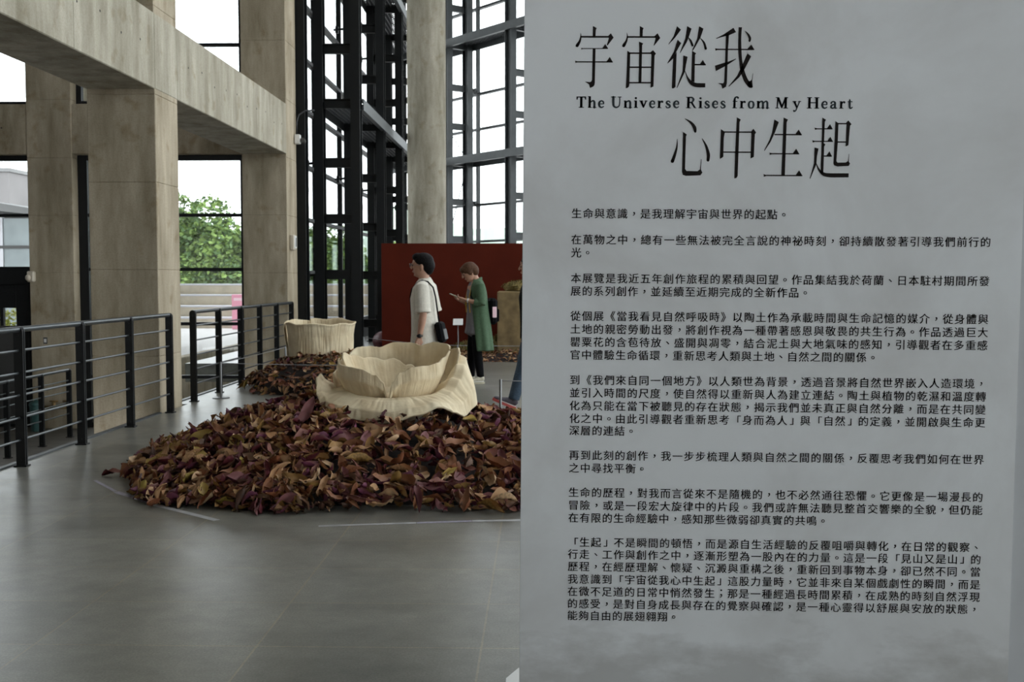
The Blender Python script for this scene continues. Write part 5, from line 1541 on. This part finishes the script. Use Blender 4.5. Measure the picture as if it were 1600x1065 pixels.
tag(ph, 'pale phone held in both hands by the person in the green coat', 'phone')
Tp = Matrix.Translation((0.325, 0.02, 1.235)) @ Matrix.Rotation(rad(-24), 4, 'Y')
m = MB(); m.box(-0.075, 0.075, -0.038, 0.038, -0.005, 0.005, 0.004, T=Tp); m.build('case', M['phone'], ph)
m = MB(); m.box(-0.068, 0.068, -0.033, 0.033, 0.005, 0.0058, T=Tp); m.build('screen', M['black_plastic'], ph)
bp = empty('backpack', wom.location); bp.rotation_euler = wom.rotation_euler
tag(bp, 'small dark backpack with a pink patch on the back of the person in green', 'backpack')
m = MB(); m.box(-0.275, -0.155, -0.14, 0.14, 0.83, 1.20, 0.04); m.build('body', M['black_cloth'], bp)
m = MB(); m.box(-0.300, -0.272, -0.11, 0.11, 0.87, 1.05, 0.012); m.build('pocket', M['black_cloth'], bp)
m = MB(); m.box(-0.25, -0.19, 0.138, 0.146, 0.93, 1.08, 0.003); m.build('patch', M['pale_pink'], bp)

# --- third visitor, striding past behind the text board
tl, trz = (-0.10, 12.5, 0), PI
B = MB(); torso(B)
B.tube([(-0.012, 0, 1.42), (0.012, 0, 1.50), (0.022, 0, 1.56)], [0.060, 0.054, 0.054], 18)
T = head(B, Vector((0.005, 0, 1.535)), 0.08, 1.0)
HL, KL, AL_ = (0.0, 0.09, 0.88), (0.10, 0.095, 0.485), (0.205, 0.095, 0.115)
HR, KR, AR_ = (0.0, -0.09, 0.86), (-0.04, -0.095, 0.46), (-0.34, -0.095, 0.20)
leg(B, HL, KL, AL_); leg(B, HR, KR, AR_)
SHL, ELL, WRL = (-0.012, 0.20, 1.385), (-0.03, 0.235, 1.12), (0.02, 0.225, 0.87)
SHR, ELR, WRR = (-0.012, -0.20, 1.385), (-0.10, -0.24, 1.12), (-0.08, -0.24, 0.87)
arm(B, SHL, ELL, WRL); arm(B, SHR, ELR, WRR)
hand(B, WRL, (0.45, 0.0, -0.9), (0.6, -0.8, 0), 0.6, 1); hand(B, WRR, (0.2, 0.0, -1), (0.6, 0.8, 0), 0.6, -1)
vis = remeshed(B, 'person', M['skin'], 0.006, None, 4)
vis.location = tl; vis.rotation_euler = (0, 0, trz)
tag(vis, 'person in dark jeans and red-soled shoes striding out from behind the text board', 'person')
face_bits(T, vis, M['hair_black'])
h = MB()
h.ball((0.004, 0, 0.115), (0.110, 0.086, 0.094), 20, 12); h.ball((-0.040, 0, 0.060), (0.085, 0.082, 0.10), 20, 12); h.ball((-0.05, 0, -0.01), (0.06, 0.075, 0.07), 16, 10)
h.v = [tuple(T @ Vector(p)) for p in h.v]
remeshed(h, 'hair', M['hair_black'], 0.008, vis, 3)
s = MB()
s.loft([(0.0, 0, 0.80, 0.135, 0.185), (0.0, 0, 0.95, 0.132, 0.182), (0.008, 0, 1.10, 0.130, 0.178), (0.014, 0, 1.26, 0.136, 0.185), (0.006, 0, 1.36, 0.122, 0.195), (-0.004, 0, 1.425, 0.090, 0.155), (-0.008, 0, 1.47, 0.066, 0.085)], 28)
for a, b, c in ((SHL, ELL, WRL), (SHR, ELR, WRR)):
    a, b, c = Vector(a), Vector(b), Vector(c)
    s.tube([a + Vector((0, -0.05 if a.y > 0 else 0.05, 0.01)), a, a.lerp(b, 0.5), b, b.lerp(c, 0.5), b.lerp(c, 0.93)], [0.058, 0.068, 0.062, 0.056, 0.052, 0.048], 18)
remeshed(s, 'jacket', M['black_cloth'], 0.009, vis, 2)
t = MB(); t.loft([(0, 0, 0.74, 0.118, 0.172), (0, 0, 0.86, 0.120, 0.172), (0, 0, 0.98, 0.112, 0.160)], 24)
for H, K, A in ((HL, KL, AL_), (HR, KR, AR_)):
    H, K, A = Vector(H), Vector(K), Vector(A)
    t.tube([H, H.lerp(K, 0.5), K, K.lerp(A, 0.5), A.lerp(K, 0.02)], [0.102, 0.092, 0.075, 0.070, 0.064], 18)
remeshed(t, 'jeans', M['denim'], 0.009, vis, 3)
shoe(vis, 'shoe', (0.185, 0.095, 0.004), 0, 0.40, M['shoe_grey'], M['sole_red'], M['sole_white'], 0.285)
shoe(vis, 'shoe', (-0.40, -0.095, 0.19), 0, -0.75, M['shoe_grey'], M['sole_red'], M['sole_white'], 0.285)

# ------------------------------------------------------------------ outdoors
m = MB(); m.box(-140, 140, 35, 320, -1.6, -1.5); m.box(-140, -15, -60, 35, -1.6, -1.5); m.box(14.3, 140, -60, 35, -1.6, -1.5); m.box(-15, 14.3, 18.9, 35, -1.6, -1.34)
struct(m.build('ground', M['plaza']), 'pale open ground outside the glass walls', 'ground')
m = MB(); m.box(-40, -6.85, 20.2, 33.0, -1.5, 0.0, 0.02)
struct(m.build('plaza_floor', M['plaza']), 'raised pale paved plaza outside the far window', 'plaza')
m = MB(); m.box(-6.85, -6.62, 20.2, 32.9, -1.5, 0.02, 0.02); m.box(-7.9, -6.62, 20.0, 20.2, -1.5, 0.02, 0.02)
struct(m.build('wall_outside', M['concrete']), 'low grey retaining wall below the plaza outside the far window', 'wall')
e = empty('terrace_steps', (-12, 33.06, 0)); tag(e, 'tiers of beige stone seating with pale edges across the plaza', 'terrace')
for k in range(4):
    m = MB(); m.box(-1.1, 10.5, k*0.75, 4.4, 0.33*k-1.5*(k == 0), 0.33*(k+1)-0.05); m.build('tier', M['terrace'], e)
    m = MB(); m.box(-1.12, 10.52, k*0.75-0.03, k*0.75+0.62, 0.33*(k+1)-0.05, 0.33*(k+1), 0.008); m.build('tier_edge', M['nosing'], e)
# pink notice board
e = empty('pink_sign', (-8.63, 32.3, 0)); tag(e, 'pink sign with a pale round emblem standing before the terrace', 'sign')
m = MB(); m.box(-0.42, 0.42, 0, 0.04, 0.0, 1.02, 0.01); m.build('panel', M['pink'], e)
m = MB(); m.tube([(0.02, -0.004, 0.48), (0.02, 0.0, 0.48)], 0.16, 28); m.tube([(0.02, -0.004, 0.48), (0.02, -0.006, 0.48)], 0.09, 28, mi=1); m.build('emblem', [M['pale_pink'], M['pink']], e)
m = MB(); m.box(-0.36, -0.1, -0.004, 0.0, 0.84, 0.92); m.build('print', M['pale_pink'], e)
# trees
def leaf_cloud(blobs, n, size, rng):
    V, F, I = [], [], []
    tot = sum(b[3]*b[4] for b in blobs)
    for bx, by, bz, br, bh in blobs:
        for i in range(int(n*br*bh/tot)):
            u = rng.uniform(-1, 1); a = rng.uniform(0, 2*PI); q = math.sqrt(1-u*u); k = rng.uniform(0.72, 1.05)
            k *= 1 + 0.16*mnoise.noise((q*math.cos(a)*3+bx, q*math.sin(a)*3, u*3+bz))
            c = np.array((bx+br*k*q*math.cos(a), by+br*k*q*math.sin(a), bz+bh*k*u))
            d = np.array((rng.gauss(0, 1), rng.gauss(0, 1), rng.gauss(0, 0.5))); d /= np.linalg.norm(d)
            s = np.cross(d, np.array((rng.gauss(0, 1), rng.gauss(0, 1), rng.gauss(0, 1)))); s /= np.linalg.norm(s)
            L = size*rng.uniform(0.6, 1.3); o = len(V)
            V += [c-d*L*0.5, c+s*L*0.28, c+d*L*0.5, c-s*L*0.28]
            F.append((o, o+1, o+2, o+3)); I.append(0 if rng.random() < 0.62 else 1)
    m = MB(); m.v = [tuple(p) for p in V]; m.f = F; m.m = I
    return m
TREES = [(-27.0, 66, 6.6, 'round-topped green tree seen at the edge of the far window'), (-23.2, 70, 6.9, 'bushy bright green tree filling the far window beside the near column'),
         (-20.2, 69, 6.6, 'bushy bright green tree filling the far window beside the box column'), (-17.0, 73, 6.0, 'green tree beyond the terrace hidden behind the square column'),
         (-13.2, 72, 5.0, 'green tree seen between the first steel frames'), (-9.6, 74, 4.6, 'green tree seen behind the steel ladder frames'),
         (-30.5, 70, 6.2, 'green tree beyond the plaza behind the near column')]
for i, (x, y, h, lb) in enumerate(TREES):
    rg = random.Random(40+i)
    e = empty('leafy_tree', (x, y, -1.5)); tag(e, lb, 'tree', 'trees beyond the terrace')
    H = h+1.5
    blobs = [(rg.uniform(-1.8, 1.8), rg.uniform(-1.2, 1.0), H*rg.uniform(0.30, 0.78), rg.uniform(1.0, 1.6), rg.uniform(0.8, 1.3)) for k in range(14)] + [(0, 0, H*0.5, 2.1, H*0.36), (rg.uniform(-.6, .6), 0, H-1.15, 1.3, 1.15)]
    leaf_cloud(blobs, 9000, 0.36, rg).build('foliage', [M['leaf_tree'], M['leaf_tree_dark']], e, fix=False)
    m = MB(); m.tube([(0, 0, 0), (0.1, 0, H*0.3), (-0.1, 0.1, H*0.6)], [0.22, 0.16, 0.08], 10); m.build('trunk', M['bark'], e, smooth=True)
rg = random.Random(9)
e = empty('leafy_shrub', (-10.2, 22.6, 0.0)); tag(e, 'yellow-green shrub seen through the dark door\'s small pane', 'shrub')
leaf_cloud([(0, 0, 0.7, 1.0, 0.66), (-0.9, 0.3, 0.6, 0.8, 0.6), (0.8, 0.2, 0.62, 0.8, 0.62)], 3000, 0.10, rg).build('foliage', [M['leaf_shrub'], M['leaf_shrub']], e, fix=False)
m = MB(); m.tube([(0, 0, 0), (0, 0, 0.7)], [0.05, 0.03], 8); m.build('stem', M['bark'], e)
# hills, with the distance haze put into their colour
vs, fs = [], []
n = 60
for j in range(2):
    for i in range(n+1):
        x = -130 + 260*i/n
        vs.append((x, 300 + 22*j*0, -1.5 if j == 0 else 15 + 5*math.sin(i*0.35) + 2.5*math.sin(i*0.9+1)))
for j in range(2):
    for i in range(n+1):
        x = -130 + 260*i/n
        vs.append((x, 300+30+40*(1-j), -1.5 if j else 12))
W = n+1
for i in range(n):
    fs.append((i, i+1, W+i+1, W+i)); fs.append((W+i, W+i+1, 2*W+i+1, 2*W+i)); fs.append((2*W+i, 2*W+i+1, 3*W+i+1, 3*W+i))
m = MB(); m.add(vs, fs)
struct(m.build('hills', M['hill'], smooth=True), 'pale hazy hills far beyond the end glass wall', 'hills')
# buildings behind the window over the door
e = empty('grey_building', (-28.9, 56, -1.5)); tag(e, 'weathered grey building with a flat roof far beyond the window over the door', 'building')
m = MB(); m.box(-9, 1.9, 0, 8, 0, 8.4, 0.02); m.build('wall', M['far_wall'], e)
m = MB(); m.box(1.9, 2.5, 1, 7, 0, 6.6, 0.02); m.build('wing', M['far_wall'], e)
m = MB(); m.box(-9.1, 2.0, -0.1, 8.1, 8.4, 8.6, 0.02); m.build('roof', M['far_roof'], e)
for k in range(5):
    m = MB(); m.box(-7.6+k*1.9, -6.3+k*1.9, -0.06, 0.02, 5.35, 6.0, 0.0); w = m.build('window', M['nosing'], e)
    m = MB(); m.box(-7.5+k*1.9, -7.0+k*1.9, -0.08, -0.06, 5.42, 5.93); m.box(-6.9+k*1.9, -6.4+k*1.9, -0.08, -0.06, 5.42, 5.93); m.build('pane', M['dark_grey_panel'], w)
e = empty('glass_pavilion', (-18.5, 30, -1.5)); tag(e, 'low glazed pavilion with a grey sloping roof beyond the window over the door', 'building')
m = MB(); m.prism([(-6, 5.45), (3.2, 5.14), (5.2, 4.80), (5.2, 4.66), (3.2, 4.88), (-6, 5.05)], -0.5, 6); m.build('roof', M['far_roof'], e)
for k in range(9):
    m = MB(); m.box(-5.9+k*1.22, -4.78+k*1.22, 0, 0.03, 0.2, 4.62); m.build('pane', M['far_glass'], e)
    m = MB(); m.box(-4.79+k*1.22, -4.69+k*1.22, -0.03, 0.08, 0, 4.75); m.build('mullion', M['nosing'], e)
m = MB(); m.box(-6, 5.2, -0.04, 0.0, 3.80, 3.88); m.build('transom', M['dark_grey_panel'], e)
m = MB(); m.box(-6, 5.1, 5.5, 5.7, 0, 4.7); m.build('rear_wall', M['far_wall'], e)
